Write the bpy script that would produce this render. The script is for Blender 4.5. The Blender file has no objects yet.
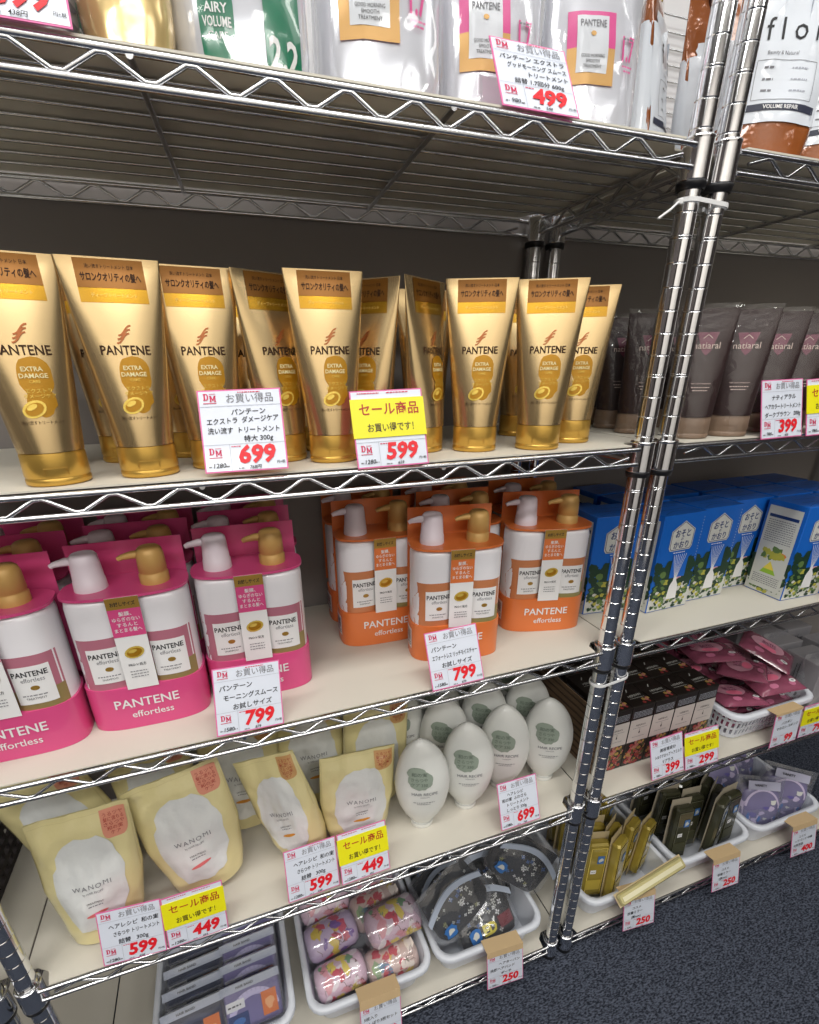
import bpy, math, random
from mathutils import Vector, Matrix, noise
random.seed(7)
SC = bpy.context.scene
EXPO = 0.04
COL = SC.collection
PI = math.pi
ZS = [1.4938, 1.1619, 0.8329, 0.4773, 0.0493]      # top faces of the five shelf boards
W, D, GAP = 0.9186, 0.3148, 0.041                  # rack width and depth between posts, gap to the next rack
GP = 0.0254                                        # pitch of the grooves on the posts

# ---------------------------------------------------------------- materials
MATS = {}
def mat(name, col, rough=0.5, metal=0.0, spec=0.5, coat=0.0, trans=0.0, bump=0.0, bscale=60.0, var=0.0, sheen=0.0):
    if name in MATS: return MATS[name]
    m = bpy.data.materials.new(name); m.use_nodes = True
    nt = m.node_tree; b = nt.nodes['Principled BSDF']
    b.inputs['Base Color'].default_value = (*col, 1)
    b.inputs['Roughness'].default_value = rough
    b.inputs['Metallic'].default_value = metal
    b.inputs['Specular IOR Level'].default_value = spec
    b.inputs['Coat Weight'].default_value = coat
    b.inputs['Coat Roughness'].default_value = 0.06
    tc = nt.nodes.new('ShaderNodeTexCoord')
    if bump > 0 or var > 0:
        n = nt.nodes.new('ShaderNodeTexNoise'); n.inputs['Scale'].default_value = bscale
        n.inputs['Detail'].default_value = 3
        nt.links.new(tc.outputs['Object'], n.inputs['Vector'])
        if bump > 0:
            bp = nt.nodes.new('ShaderNodeBump'); bp.inputs['Strength'].default_value = bump
            bp.inputs['Distance'].default_value = 0.004
            nt.links.new(n.outputs['Fac'], bp.inputs['Height'])
            nt.links.new(bp.outputs['Normal'], b.inputs['Normal'])
        if var > 0:
            mx = nt.nodes.new('ShaderNodeMix'); mx.data_type = 'RGBA'
            mx.inputs[6].default_value = (*[c*(1-var) for c in col], 1)
            mx.inputs[7].default_value = (*[min(1, c*(1+var)) for c in col], 1)
            nt.links.new(n.outputs['Fac'], mx.inputs[0])
            nt.links.new(mx.outputs[2], b.inputs['Base Color'])
    if trans > 0:
        out = nt.nodes['Material Output']
        tr = nt.nodes.new('ShaderNodeBsdfTranslucent'); tr.inputs['Color'].default_value = (*col, 1)
        ms = nt.nodes.new('ShaderNodeMixShader'); ms.inputs[0].default_value = trans
        nt.links.new(b.outputs[0], ms.inputs[1]); nt.links.new(tr.outputs[0], ms.inputs[2])
        nt.links.new(ms.outputs[0], out.inputs['Surface'])
    MATS[name] = m
    return m
def film(name, tint=(1, 1, 1), gloss=0.12, rough=0.08, bump=0.3, bscale=45, haze=0.0):
    """thin clear plastic film: transparent with a glossy crinkled skin"""
    if name in MATS: return MATS[name]
    m = bpy.data.materials.new(name); m.use_nodes = True
    nt = m.node_tree; nt.nodes.clear()
    out = nt.nodes.new('ShaderNodeOutputMaterial')
    t = nt.nodes.new('ShaderNodeBsdfTransparent'); t.inputs[0].default_value = (*tint, 1)
    g = nt.nodes.new('ShaderNodeBsdfGlossy'); g.inputs['Roughness'].default_value = rough
    tc = nt.nodes.new('ShaderNodeTexCoord')
    n = nt.nodes.new('ShaderNodeTexNoise'); n.inputs['Scale'].default_value = bscale; n.inputs['Detail'].default_value = 2
    nt.links.new(tc.outputs['Object'], n.inputs['Vector'])
    bp = nt.nodes.new('ShaderNodeBump'); bp.inputs['Strength'].default_value = bump; bp.inputs['Distance'].default_value = 0.01
    nt.links.new(n.outputs['Fac'], bp.inputs['Height']); nt.links.new(bp.outputs['Normal'], g.inputs['Normal'])
    ms = nt.nodes.new('ShaderNodeMixShader'); ms.inputs[0].default_value = gloss
    nt.links.new(t.outputs[0], ms.inputs[1]); nt.links.new(g.outputs[0], ms.inputs[2])
    last = ms
    if haze > 0:
        df = nt.nodes.new('ShaderNodeBsdfDiffuse'); df.inputs[0].default_value = (*tint, 1)
        m2 = nt.nodes.new('ShaderNodeMixShader'); m2.inputs[0].default_value = haze
        nt.links.new(ms.outputs[0], m2.inputs[1]); nt.links.new(df.outputs[0], m2.inputs[2]); last = m2
    nt.links.new(last.outputs[0], out.inputs['Surface'])
    MATS[name] = m
    return m
def s2l(r, g, b):
    f = lambda c: (c/255/12.92) if c/255 <= 0.04045 else ((c/255+0.055)/1.055)**2.4
    return (f(r), f(g), f(b))

CHROME = mat('chrome', (0.86, 0.87, 0.89), 0.10, 1.0)
CHROME2 = mat('chrome_wire', (0.72, 0.73, 0.75), 0.22, 1.0)
BLKP = mat('black_plastic', (0.012, 0.012, 0.014), 0.4)
BOARD = mat('board_plastic', s2l(220, 215, 202), 0.5, 0, 0.3, trans=0.17, var=0.03, bscale=8)
WHITE = mat('white', (0.80, 0.80, 0.80), 0.45)
PAPER = mat('card_paper', s2l(218, 224, 236), 0.35, coat=0.2)
CRIM = mat('crimson', s2l(205, 30, 85), 0.5)
PINKB = mat('pink_border', s2l(224, 110, 165), 0.5)
RED = mat('red_marker', s2l(225, 22, 38), 0.5)
INK = mat('black_ink', (0.012, 0.012, 0.016), 0.6)
GREYI = mat('grey_ink', (0.20, 0.20, 0.22), 0.6)
LGREY = mat('light_grey_line', (0.42, 0.44, 0.50), 0.6)
YEL = mat('sale_yellow', s2l(235, 228, 20), 0.4)
BROWNR = mat('sale_red_brown', s2l(178, 48, 30), 0.5)
TAPE = mat('tan_tape', s2l(206, 178, 136), 0.5)
GOLDB = mat('tube_champagne', s2l(222, 194, 144), 0.26, 0.92, coat=0.15)
GOLDC = mat('tube_cap_gold', s2l(214, 172, 84), 0.30, 0.75)
GOLDS = mat('tube_gold_sticker', s2l(206, 156, 44), 0.22, 0.75, coat=0.5)
GOLDD = mat('tube_dark_sticker', s2l(132, 86, 28), 0.3, 0.5)
GOLDE = mat('gold_emblem', s2l(178, 128, 26), 0.32, 0.4)
GOLDL = mat('gold_light', s2l(238, 205, 96), 0.25, 0.4)
TXTB = mat('brown_text', s2l(56, 34, 16), 0.6, 0, .2); EMT = mat('emblem_text', s2l(226, 214, 160), .4)
TXTG = mat('gold_text', s2l(226, 196, 110), 0.4, 0.3)
WAVE = mat('copper_wave', s2l(170, 98, 52), 0.3, 0.4)

# ---------------------------------------------------------------- mesh builder
_tc = {}
def text2d(s, bold=0.0, sp=1.0):
    key = (s, bold, sp)
    if key in _tc: return _tc[key]
    c = bpy.data.curves.new('tmp', 'FONT'); c.body = s; c.resolution_u = 2; c.offset = bold; c.space_character = sp
    o = bpy.data.objects.new('tmp', c); COL.objects.link(o)
    dg = bpy.context.evaluated_depsgraph_get()
    me = o.evaluated_get(dg).to_mesh()
    vs = [(v.co.x, v.co.y) for v in me.vertices]; fs = [tuple(p.vertices) for p in me.polygons]
    o.evaluated_get(dg).to_mesh_clear()
    bpy.data.objects.remove(o); bpy.data.curves.remove(c)
    if not vs: vs = [(0, 0)]
    x0 = min(v[0] for v in vs); x1 = max(v[0] for v in vs)
    _tc[key] = (vs, fs, x0, x1)
    return _tc[key]

class M:
    def __init__(s): s.v = []; s.f = []; s.mi = []; s.sm = []; s.mats = []
    def mid(s, m):
        if m not in s.mats: s.mats.append(m)
        return s.mats.index(m)
    def add(s, vs, fs, m, smooth=False):
        o = len(s.v); s.v += [tuple(v) for v in vs]; i = s.mid(m)
        for f in fs: s.f.append(tuple(o+k for k in f)); s.mi.append(i); s.sm.append(smooth)
    def grid(s, fn, nu, nv, m, smooth=True, skip=None):
        vs = [fn(i/nu, j/nv) for j in range(nv+1) for i in range(nu+1)]
        fs = [(j*(nu+1)+i, j*(nu+1)+i+1, (j+1)*(nu+1)+i+1, (j+1)*(nu+1)+i) for j in range(nv) for i in range(nu) if not (skip and skip(i, j))]
        s.add(vs, fs, m, smooth)
    def loft(s, rings, m, cb=True, ct=True, smooth=True, closed=False):
        n = len(rings[0]); vs = [p for r in rings for p in r]; fs = []
        R = len(rings); rr = R if closed else R-1
        for j in range(rr):
            a = j*n; b = ((j+1) % R)*n
            for i in range(n): fs.append((a+i, a+(i+1) % n, b+(i+1) % n, b+i))
        s.add(vs, fs, m, smooth)
        if cb and not closed: s.add(rings[0], [tuple(range(n))[::-1]], m)
        if ct and not closed: s.add(rings[-1], [tuple(range(n))], m)
    def lathe(s, prof, m, n=16, c=(0, 0, 0), cap=True, smooth=True):
        rings = [[(c[0]+r*math.cos(2*PI*i/n), c[1]+r*math.sin(2*PI*i/n), c[2]+z) for i in range(n)] for r, z in prof]
        s.loft(rings, m, cap, cap, smooth)
    def box(s, c, size, m, bev=0.0, R=None):
        hx, hy, hz = size[0]/2, size[1]/2, size[2]/2
        if bev <= 0:
            pts = [(x, y, z) for z in (-hz, hz) for x, y in ((-hx, -hy), (hx, -hy), (hx, hy), (-hx, hy))]
            fs = [(3, 2, 1, 0), (4, 5, 6, 7), (0, 1, 5, 4), (1, 2, 6, 5), (2, 3, 7, 6), (3, 0, 4, 7)]
        else:
            b = min(bev, hx*.9, hy*.9, hz*.9); rings = []
            def ring(ix, z): return [(-hx+ix+b, -hy+ix, z), (hx-ix-b, -hy+ix, z), (hx-ix, -hy+ix+b, z), (hx-ix, hy-ix-b, z), (hx-ix-b, hy-ix, z), (-hx+ix+b, hy-ix, z), (-hx+ix, hy-ix-b, z), (-hx+ix, -hy+ix+b, z)]
            rings = [ring(b*.7, -hz), ring(0, -hz+b), ring(0, hz-b), ring(b*.7, hz)]
            pts = [p for r in rings for p in r]; fs = []
            for j in range(3):
                for i in range(8): fs.append((j*8+i, j*8+(i+1) % 8, (j+1)*8+(i+1) % 8, (j+1)*8+i))
            fs.append(tuple(range(8))[::-1]); fs.append(tuple(range(24, 32)))
        if R is not None: pts = [R @ Vector(p) for p in pts]
        s.add([(p[0]+c[0], p[1]+c[1], p[2]+c[2]) for p in pts], fs, m)
    def tube(s, pts, r, m, n=6, closed=False):
        P = [Vector(p) for p in pts]; rings = []; N = len(P); last = None
        for i in range(N):
            if closed: t = P[(i+1) % N]-P[i-1]
            else: t = P[min(i+1, N-1)]-P[max(i-1, 0)]
            if t.length < 1e-9: t = Vector((0, 0, 1))
            t.normalize()
            if last is None:
                u = t.orthogonal().normalized()
            else:
                u = (last-t*last.dot(t)); u = u.normalized() if u.length > 1e-6 else t.orthogonal().normalized()
            last = u; w = t.cross(u)
            rr = r[i] if isinstance(r, (list, tuple)) else r
            rings.append([tuple(P[i]+(u*math.cos(2*PI*k/n)+w*math.sin(2*PI*k/n))*rr) for k in range(n)])
        s.loft(rings, m, closed=closed)
    # decals: fm(u, v, off) -> 3-D point on a surface
    def patch(s, fm, x0, x1, y0, y1, m, off=1, nx=4, ny=4, rag=0.0):
        def fn(a, b):
            x = x0+(x1-x0)*a; y = y0+(y1-y0)*b
            if rag and a == 0: x += rag*(random.random()-.5)
            return fm(x, y, off)
        s.grid(fn, nx, ny, m)
    def blob(s, fm, cx, cy, rx, ry, m, off=1, n=20, k=3, jag=0.0, sq=1.0, rot=0.0):
        js = [1+jag*(random.random()-.5)*2 for _ in range(n)]
        vs = [fm(cx, cy, off)]; fs = []
        for j in range(1, k+1):
            for i in range(n):
                t = 2*PI*i/n; c, q = math.cos(t), math.sin(t)
                c = math.copysign(abs(c)**sq, c); q = math.copysign(abs(q)**sq, q)
                px, py = rx*c*j/k*js[i], ry*q*j/k*js[i]
                vs.append(fm(cx+px*math.cos(rot)-py*math.sin(rot), cy+px*math.sin(rot)+py*math.cos(rot), off))
        for i in range(n): fs.append((0, 1+i, 1+(i+1) % n))
        for j in range(k-1):
            for i in range(n):
                a = 1+j*n; b = a+n
                fs.append((a+i, b+i, b+(i+1) % n, a+(i+1) % n))
        s.add(vs, fs, m, True)
    def poly(s, fm, pts, m, off=1):
        s.add([fm(x, y, off) for x, y in pts], [tuple(range(len(pts)))], m)
    def line(s, fm, pts, w, m, off=1):
        for (a, b), (c, d) in zip(pts, pts[1:]):
            L = math.hypot(c-a, d-b) or 1e-9; nx, ny = -(d-b)/L*w/2, (c-a)/L*w/2
            n = max(1, int(L/0.008)); vs = []
            for i in range(n+1):
                t = i/n; x = a+(c-a)*t; y = b+(d-b)*t
                vs += [fm(x+nx, y+ny, off), fm(x-nx, y-ny, off)]
            s.add(vs, [(2*i, 2*i+1, 2*i+3, 2*i+2) for i in range(n)], m)
    def text(s, t, fm, x, y, h, m, off=2, al='c', bold=0.0, maxw=None, shear=0.0, rot=0.0, sp=1.0, wd=1.0):
        vs, fs, x0, x1 = text2d(t, bold, sp)
        k = h/0.70; kx = k*wd
        if maxw and (x1-x0)*kx > maxw: kx = maxw/(x1-x0)
        w = (x1-x0)*kx
        ox = {'c': -w/2, 'l': 0, 'r': -w}[al]
        out = []
        for a, b in vs:
            px = ox+(a-x0)*kx+shear*b*k; py = b*k
            out.append(fm(x+px*math.cos(rot)-py*math.sin(rot), y+px*math.sin(rot)+py*math.cos(rot), off))
        s.add(out, fs, m)
        return w
    def dashes(s, fm, x0, x1, y, h, m, off=2, al='c'):
        """a line of print too fine to read"""
        x = x0
        while x < x1:
            w = min(h*random.uniform(1.2, 3.2), x1-x)
            s.poly(fm, [(x, y), (x+w, y), (x+w, y+h), (x, y+h)], m, off); x += w+h*0.7
    def build(s, name, parent=None, loc=None):
        me = bpy.data.meshes.new(name)
        me.from_pydata(s.v, [], s.f)
        for m in s.mats: me.materials.append(m)
        me.polygons.foreach_set('material_index', s.mi)
        me.polygons.foreach_set('use_smooth', s.sm)
        me.update()
        o = bpy.data.objects.new(name, me); COL.objects.link(o)
        if parent: o.parent = parent
        if loc: o.location = loc
        return o

def tag(o, label=None, cat=None, group=None, kind=None):
    if label: o['label'] = label
    if cat: o['category'] = cat
    if group: o['group'] = group
    if kind: o['kind'] = kind
    return o
def thing(name, label=None, cat=None, group=None, loc=(0, 0, 0), rz=0.0):
    o = bpy.data.objects.new(name, None); COL.objects.link(o); o.empty_display_size = 0.03
    o.location = loc; o.rotation_euler = (0, 0, rz)
    return tag(o, label, cat, group)
def children(o): return [c for c in bpy.data.objects if c.parent == o]
_kids = {}
def copy_tree(o, parent=None):
    c = o.copy(); COL.objects.link(c); c.parent = parent
    if o.name not in _kids: _kids[o.name] = children(o)
    for ch in _kids[o.name]: copy_tree(ch, c)
    return c
class Proto:
    """first use hands out the thing itself, later uses hand out copies"""
    def __init__(s, o): s.o = o; s.used = False
    def put(s, label, cat, group, loc, rot=(0, 0, 0), sc=None):
        if s.used: t = copy_tree(s.o)
        else: t = s.o; s.used = True
        tag(t, label, cat, group); t.location = loc; t.rotation_mode = 'XYZ'; t.rotation_euler = rot
        if sc: t.scale = sc
        return t

class Shell:
    """closed skin with half width a(z), half depth b(z), superellipse power p(z) and a wrinkle field"""
    def __init__(s, h, a, b, p=lambda z: 2.0, wob=None, cy=lambda z: 0.0, cx=lambda z: 0.0):
        s.h, s.a, s.b, s.p, s.wob, s.cy, s.cx = h, a, b, p, wob, cy, cx
    def yf(s, x, z):
        a = s.a(z); t = min(0.995, abs((x-s.cx(z))/a)); p = s.p(z)
        return s.b(z)*(1-t**p)**(1/p)
    def front(s, x, z, off=0.0):
        y = -s.yf(x, z)+s.cy(z)-off*0.00035-(0.0009 if s.wob and off > 0 else 0)
        if s.wob: y += s.wob(x, z, -1)
        return (x, y, z)
    def side(s, sgn):
        """map for the left (-1) or right (+1) flank: u is measured along y"""
        def fm(u, z, off=0.0):
            b = s.b(z); t = min(0.97, abs(u/b)); p = s.p(z)
            return (s.cx(z)+sgn*(s.a(z)*(1-t**p)**(1/p)+off*0.00035), u+s.cy(z), z)
        return fm
    def mesh(s, m, z0, z1, nz, nth, mt, cb=True, ct=True, zs=None):
        rings = []
        for z in (zs or [z0+(z1-z0)*j/nz for j in range(nz+1)]):
            a, b, p = s.a(z), s.b(z), s.p(z); r = []
            for i in range(nth):
                t = 2*PI*i/nth; c, q = math.cos(t), math.sin(t)
                x = s.cx(z)+a*math.copysign(abs(c)**(2/p), c); y = b*math.copysign(abs(q)**(2/p), q)
                yy = y+s.cy(z)
                if s.wob: yy += s.wob(x, z, 1 if q > 0 else -1)
                r.append((x, yy, z))
            rings.append(r)
        m.loft(rings, mt, cb, ct)
def lerp(a, b, t): return a+(b-a)*t
def pw(pts):
    """piecewise smooth interpolation"""
    def f(z):
        if z <= pts[0][0]: return pts[0][1]
        for (a, x), (b, y) in zip(pts, pts[1:]):
            if z <= b:
                t = (z-a)/(b-a); return lerp(x, y, t)
        return pts[-1][1]
    return f
def flat(fn=None, y=0.0):
    return lambda u, v, off=0.0: (u, y-off*0.0003, v)
def capsule(m, fm, cx, cy, r, rot=0.5, off=3):
    """the golden capsule drawn on the packs"""
    m.blob(fm, cx, cy, r*1.35, r*0.95, GOLDL, off, rot=rot, k=2, n=16)
    m.blob(fm, cx, cy, r*1.05, r*0.68, GOLDE, off+1, rot=rot, k=2, n=16)
    m.blob(fm, cx-r*.2, cy+r*.25, r*0.62, r*0.30, GOLDL, off+2, rot=rot, k=1, n=12)
def wave(m, fm, cx, cy, s_, mt, off=3):
    for k in (-1, 0, 1):
        pts = []
        for i in range(9):
            t = i/8; pts.append((cx+(t-.5)*s_+k*s_*0.10, cy+k*s_*0.28+math.sin((t-.5)*5)*s_*0.16+(t-.5)*s_*.5))
        m.line(fm, pts, s_*0.11, mt, off)
# ---------------------------------------------------------------- room
def carpet_mat():
    m = mat('carpet', (0.03, 0.04, 0.06), 0.95, 0, 0.1)
    nt = m.node_tree; b = nt.nodes['Principled BSDF']
    tc = nt.nodes.new('ShaderNodeTexCoord')
    mp = nt.nodes.new('ShaderNodeMapping'); mp.inputs['Scale'].default_value = (1.0, 2.2, 1)
    n1 = nt.nodes.new('ShaderNodeTexNoise'); n1.inputs['Scale'].default_value = 165; n1.inputs['Detail'].default_value = 4
    cr = nt.nodes.new('ShaderNodeValToRGB')
    cr.color_ramp.elements[0].position = 0.38; cr.color_ramp.elements[0].color = (*s2l(34, 37, 46), 1)
    cr.color_ramp.elements[1].position = 0.66; cr.color_ramp.elements[1].color = (*s2l(92, 98, 112), 1)
    bp = nt.nodes.new('ShaderNodeBump'); bp.inputs['Strength'].default_value = 0.8; bp.inputs['Distance'].default_value = 0.004
    nt.links.new(tc.outputs['Object'], mp.inputs[0]); nt.links.new(mp.outputs[0], n1.inputs['Vector'])
    nt.links.new(n1.outputs['Fac'], cr.inputs[0]); nt.links.new(cr.outputs[0], b.inputs['Base Color'])
    nt.links.new(n1.outputs['Fac'], bp.inputs['Height']); nt.links.new(bp.outputs[0], b.inputs['Normal'])
    return m
def struct(name, c, size, m):
    q = M(); q.box((0, 0, 0), size, m); o = q.build(name, loc=c); o['kind'] = 'structure'; return o
YW = 0.350
struct('floor', (0, -1.2, -0.05), (6.2, 3.4, 0.1), carpet_mat())
WALLM = mat('wall_paint', s2l(226, 226, 228), 0.8, 0, 0.2, bump=0.15, bscale=30)
struct('wall_back', (0, YW+0.05, 1.4), (6.2, 0.1, 2.8), WALLM)
DWM = mat('wall_side', s2l(92, 84, 82), 0.8)
struct('wall_left', (-3.15, -1.2, 1.4), (0.1, 3.4, 2.8), DWM)
struct('wall_right', (3.15, -1.2, 1.4), (0.1, 3.4, 2.8), DWM)
struct('wall_front', (0, -2.95, 1.4), (6.2, 0.1, 2.8), mat('wall_far', s2l(232, 226, 218), 0.8))
struct('ceiling', (0, -1.2, 2.85), (6.2, 3.4, 0.1), mat('ceiling_tile', s2l(225, 225, 222), 0.9, bump=0.2, bscale=90))
# brown-grey backing board standing behind the racks
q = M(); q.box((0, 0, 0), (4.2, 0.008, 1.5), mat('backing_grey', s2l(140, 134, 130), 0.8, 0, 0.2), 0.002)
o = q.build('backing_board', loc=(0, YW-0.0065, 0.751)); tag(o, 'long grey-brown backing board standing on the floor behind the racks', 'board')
# unseen dark cabinets added behind the viewer to streak the tube reflections
CABM = mat('reflection_cabinet_dark', s2l(58, 48, 46), 0.5)
def cabinet(x, w, label):
    t = thing('reflection_cabinet', label, 'added cabinet', None, (x, -2.62, 0))
    q = M(); h = 2.1; q.box((0, -.20, h/2), (w, .02, h), CABM)
    for sx in (-1, 1): q.box((sx*(w/2-.01), 0, h/2), (.02, .42, h), CABM)
    q.box((0, 0, h-.01), (w, .42, .02), CABM); q.box((0, 0, .05), (w, .42, .10), CABM); q.build('reflection_cabinet_body', t)
    for k in range(4):
        q = M(); q.box((0, .0, .5+k*.4), (w-.04, .38, .02), CABM); q.build('shelf', t)
cabinet(-2.1, .8, 'unseen dark open cabinet added for the tube reflections, farthest left')
cabinet(2.1, .8, 'unseen dark open cabinet added for the tube reflections, farthest right')
# ceiling lights
fx = None
LM = mat('lamp_housing', (0.8, 0.8, 0.8), 0.5)
def ceiling_light(loc, power, label, size=(1.2, 0.16)):
    t = thing('ceiling_light', label, 'light', 'fluorescent fittings on the ceiling', loc)
    q = M(); q.box((0, 0, 0.03), (size[0]+.06, size[1]+.06, 0.05), LM, 0.01); q.build('lamp_housing', t)
    l = bpy.data.lights.new('lamp_tube', 'AREA'); l.shape = 'RECTANGLE'; l.size = size[0]; l.size_y = size[1]; l.energy = power
    l.color = (1.0, 0.985, 0.95)
    lo = bpy.data.objects.new('lamp_tube', l); COL.objects.link(lo); lo.parent = t; lo.location = (0, 0, -0.002)
for i, x in enumerate((-1.7, -0.25, 1.2)):
    for j, y in enumerate((-0.62, -2.1)):
        ceiling_light((x, y, 2.74), (15, 25)[j]*(1.15, 1.0, .40)[i], '%s fluorescent fitting in the ceiling row %s the racks' % (('left', 'middle', 'right')[i], ('nearest', 'farthest from')[j]), (1.2, 0.28))
wd = bpy.data.worlds.new('World'); SC.world = wd; wd.use_nodes = True
wd.node_tree.nodes['Background'].inputs[0].default_value = (0.8, 0.86, 1.0, 1)
wd.node_tree.nodes['Background'].inputs[1].default_value = 0.3

# ---------------------------------------------------------------- racks
def post_mesh(m, x, y):
    prof = [(0.0118, 0.02)]; z = 0.030
    k = 0
    top = 1.96
    while z < top:
        kk = round((48.3-z/GP)); 
        zz = z
        prof += [(0.0125, zz-0.0010), (0.0125, zz-0.0008), (0.0115, zz-0.0004), (0.0115, zz+0.0004), (0.0125, zz+0.0008), (0.0125, zz+0.0010)]
        if k % 6 == 0: prof += [(0.0125, zz+0.0020), (0.0125, zz+0.0022), (0.0115, zz+0.0027), (0.0125, zz+0.0031), (0.0125, zz+0.0033)]
        z += GP; k += 1
    prof += [(0.0125, top), (0.011, top+0.004)]
    m.lathe(prof, CHROME, 20, (x, y, 0))
def wire_shelf(root, zs, foot=False):
    q = M(); zt, zb = zs-0.006, zs-0.0262
    y0, y1 = -0.009, D+0.009; r = 0.0030
    x0, x1 = -W, 0.0
    # long rails front and back, short rails on the sides
    for y in (y0, y1):
        for z in (zt, zb): q.tube([(x0+0.013, y, z), (x1-0.013, y, z)], r, CHROME2, 8)
        pts = []; n = 27; xa = x0+0.03; xb = x1-0.03
        for i in range(n+1):
            x = xa+(xb-xa)*i/n; up = i % 2 == 1
            z = zt-0.003 if up else zb+0.003
            pts += [(x-0.004, y, z), (x+0.004, y, z)] if 0 < i < n else [(x, y, (zt+zb)/2)]
        q.tube(pts, 0.0021, CHROME2, 6)
    for x in (x0, x1):
        for z in (zt, zb): q.tube([(x, y0+0.02, z), (x, y1-0.02, z)], r, CHROME2, 8)
        pts = []; n = 9
        for i in range(n+1):
            y = 0.02+(D-0.04)*i/n
            pts += [(x, y-0.004, zt-0.003 if i % 2 else zb+0.003), (x, y+0.004, zt-0.003 if i % 2 else zb+0.003)]
        q.tube(pts, 0.0021, CHROME2, 6)
    for i in range(1, 9):
        y = i*D/9.0; q.tube([(x0, y, zs-0.0042), (x1, y, zs-0.0042)], 0.0016, CHROME2, 6)
    for x, x_b in ((-0.583, -0.556), (-0.310, -0.294)):
        q.tube([(x, y0-0.002, zs-0.0085), (x_b, y1, zs-0.0085)], 0.0030, CHROME2, 8)
    for x in (x0, x1):
        for y in (0, D):
            zc = zs+0.004
            q.lathe([(0.0145, zc-0.0415), (0.0166, zc-0.0410), (0.0166, zc-0.0402), (0.0166, zc-0.0395), (0.0162, zc-0.0042), (0.0162, zc-0.0036), (0.0166, zc-0.003), (0.0166, zc-0.0008), (0.0160, zc), (0.0128, zc)], CHROME, 24, (x, y, 0), cap=False)
    o = q.build('wire_shelf', root)
    for x in (x0, x1):
        for y in (0, D):
            q = M(); zc = zs+0.004
            q.lathe([(0.0132, zc-0.049), (0.0155, zc-0.049), (0.0165, zc-0.043), (0.0165, zc-0.0408), (0.0132, zc-0.0408)], BLKP, 20, (x, y, 0), cap=False)
            if zc-0.049 > 0.001: q.build('post_clip', o)
    return o
rack = thing('wire_rack')
for x in (-W, 0.0):
    for y in (0.0, D):
        q = M(); post_mesh(q, x, y); p = q.build('post', rack)
        q = M(); q.lathe([(0.012, 0.0), (0.0165, 0.001), (0.0165, 0.010), (0.0135, 0.016), (0.0135, 0.022)], BLKP, 20, (x, y, 0)); q.build('foot', p)
for z in ZS: wire_shelf(rack, z)
tag(rack, 'wide chrome wire rack with five shelves holding the gold tubes and pump bottle sets', 'rack', 'chrome wire racks')
rackR = copy_tree(rack); rackR.location = (W+GAP, 0, 0); tag(rackR, 'chrome wire rack on the right, holding blue boxes and brown tubes')
rackL = copy_tree(rack); rackL.location = (-W-GAP, 0, 0); tag(rackL, 'chrome wire rack mostly cut off at the left edge of the photo')
# wire grid behind the top shelf of the right-hand rack
q = M()
for i in range(14): q.tube([(0.06, D+0.020, ZS[0]+0.03+i*0.02), (1.0, D+0.020, ZS[0]+0.03+i*0.02)], 0.0013, CHROME2, 6)
for i in range(5): q.tube([(0.08+i*0.22, D+0.023, ZS[0]+0.02), (0.08+i*0.22, D+0.023, ZS[0]+0.30)], 0.0017, CHROME2, 6)
o = q.build('back_grid', rackR, (-W-GAP, 0, 0))

# boards lying on the wire shelves
def board(name, xa, xb, z, label, notchL=True, notchR=True):
    t = 0.0018; c = 0.026; e = 0.001
    pts = []
    def corner(x, y, sx, sy): return [(x-sx*c, y), (x, y-sy*c)] if sx*sy < 0 else [(x, y-sy*c), (x-sx*c, y)]
    yA, yB = -0.0075, D+0.008
    L_ = [(0, .031), (.014, .030), (.030, .020), (.035, 0)]; R_ = [(-.056, 0), (-.054, .018), (-.042, .029), (-.016, .031), (0, .033)]
    pts = [(xa+dx, yA+dy) for dx, dy in L_]+[(xb+dx, yA+dy) for dx, dy in R_]+[(xb+dx, yB-dy) for dx, dy in R_[::-1]]+[(xa+dx, yB-dy) for dx, dy in L_[::-1]]
    q = M(); vs = [(x, y, -t) for x, y in pts]+[(x, y, 0) for x, y in pts]; n = len(pts)
    q.add(vs, [tuple(range(n))[::-1], tuple(range(n, 2*n))]+[(i, (i+1) % n, n+(i+1) % n, n+i) for i in range(n)], BOARD)
    o = q.build('shelf_board', loc=(0, 0, z)); tag(o, label, 'shelf board', 'shelf boards')
NM = ['top', 'second', 'third', 'fourth', 'lowest']
WH = ['under the foil refill pouches', 'under the gold tubes', 'under the pump bottle sets', 'under the cream pouches', 'under the white baskets']
for i, z in enumerate(ZS):
    board('b', -0.927, 0.0300, z, 'cream board on the %s shelf of the wide rack, %s' % (NM[i], WH[i]))
WH = ['under the brown and white pouches', 'under the dark brown tubes', 'under the blue boxes', 'under the black flowered boxes', 'under the gold and dark packs']
for i, z in enumerate(ZS):
    board('b', 0.0330, 0.9895, z, 'cream board, %s shelf of the right rack, %s' % (NM[i], WH[i]))
for i in (3, 4):
    board('b', -1.8870, -0.9300, ZS[i], 'cream board on the %s shelf of the rack cut off at the left edge' % NM[i])

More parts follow.
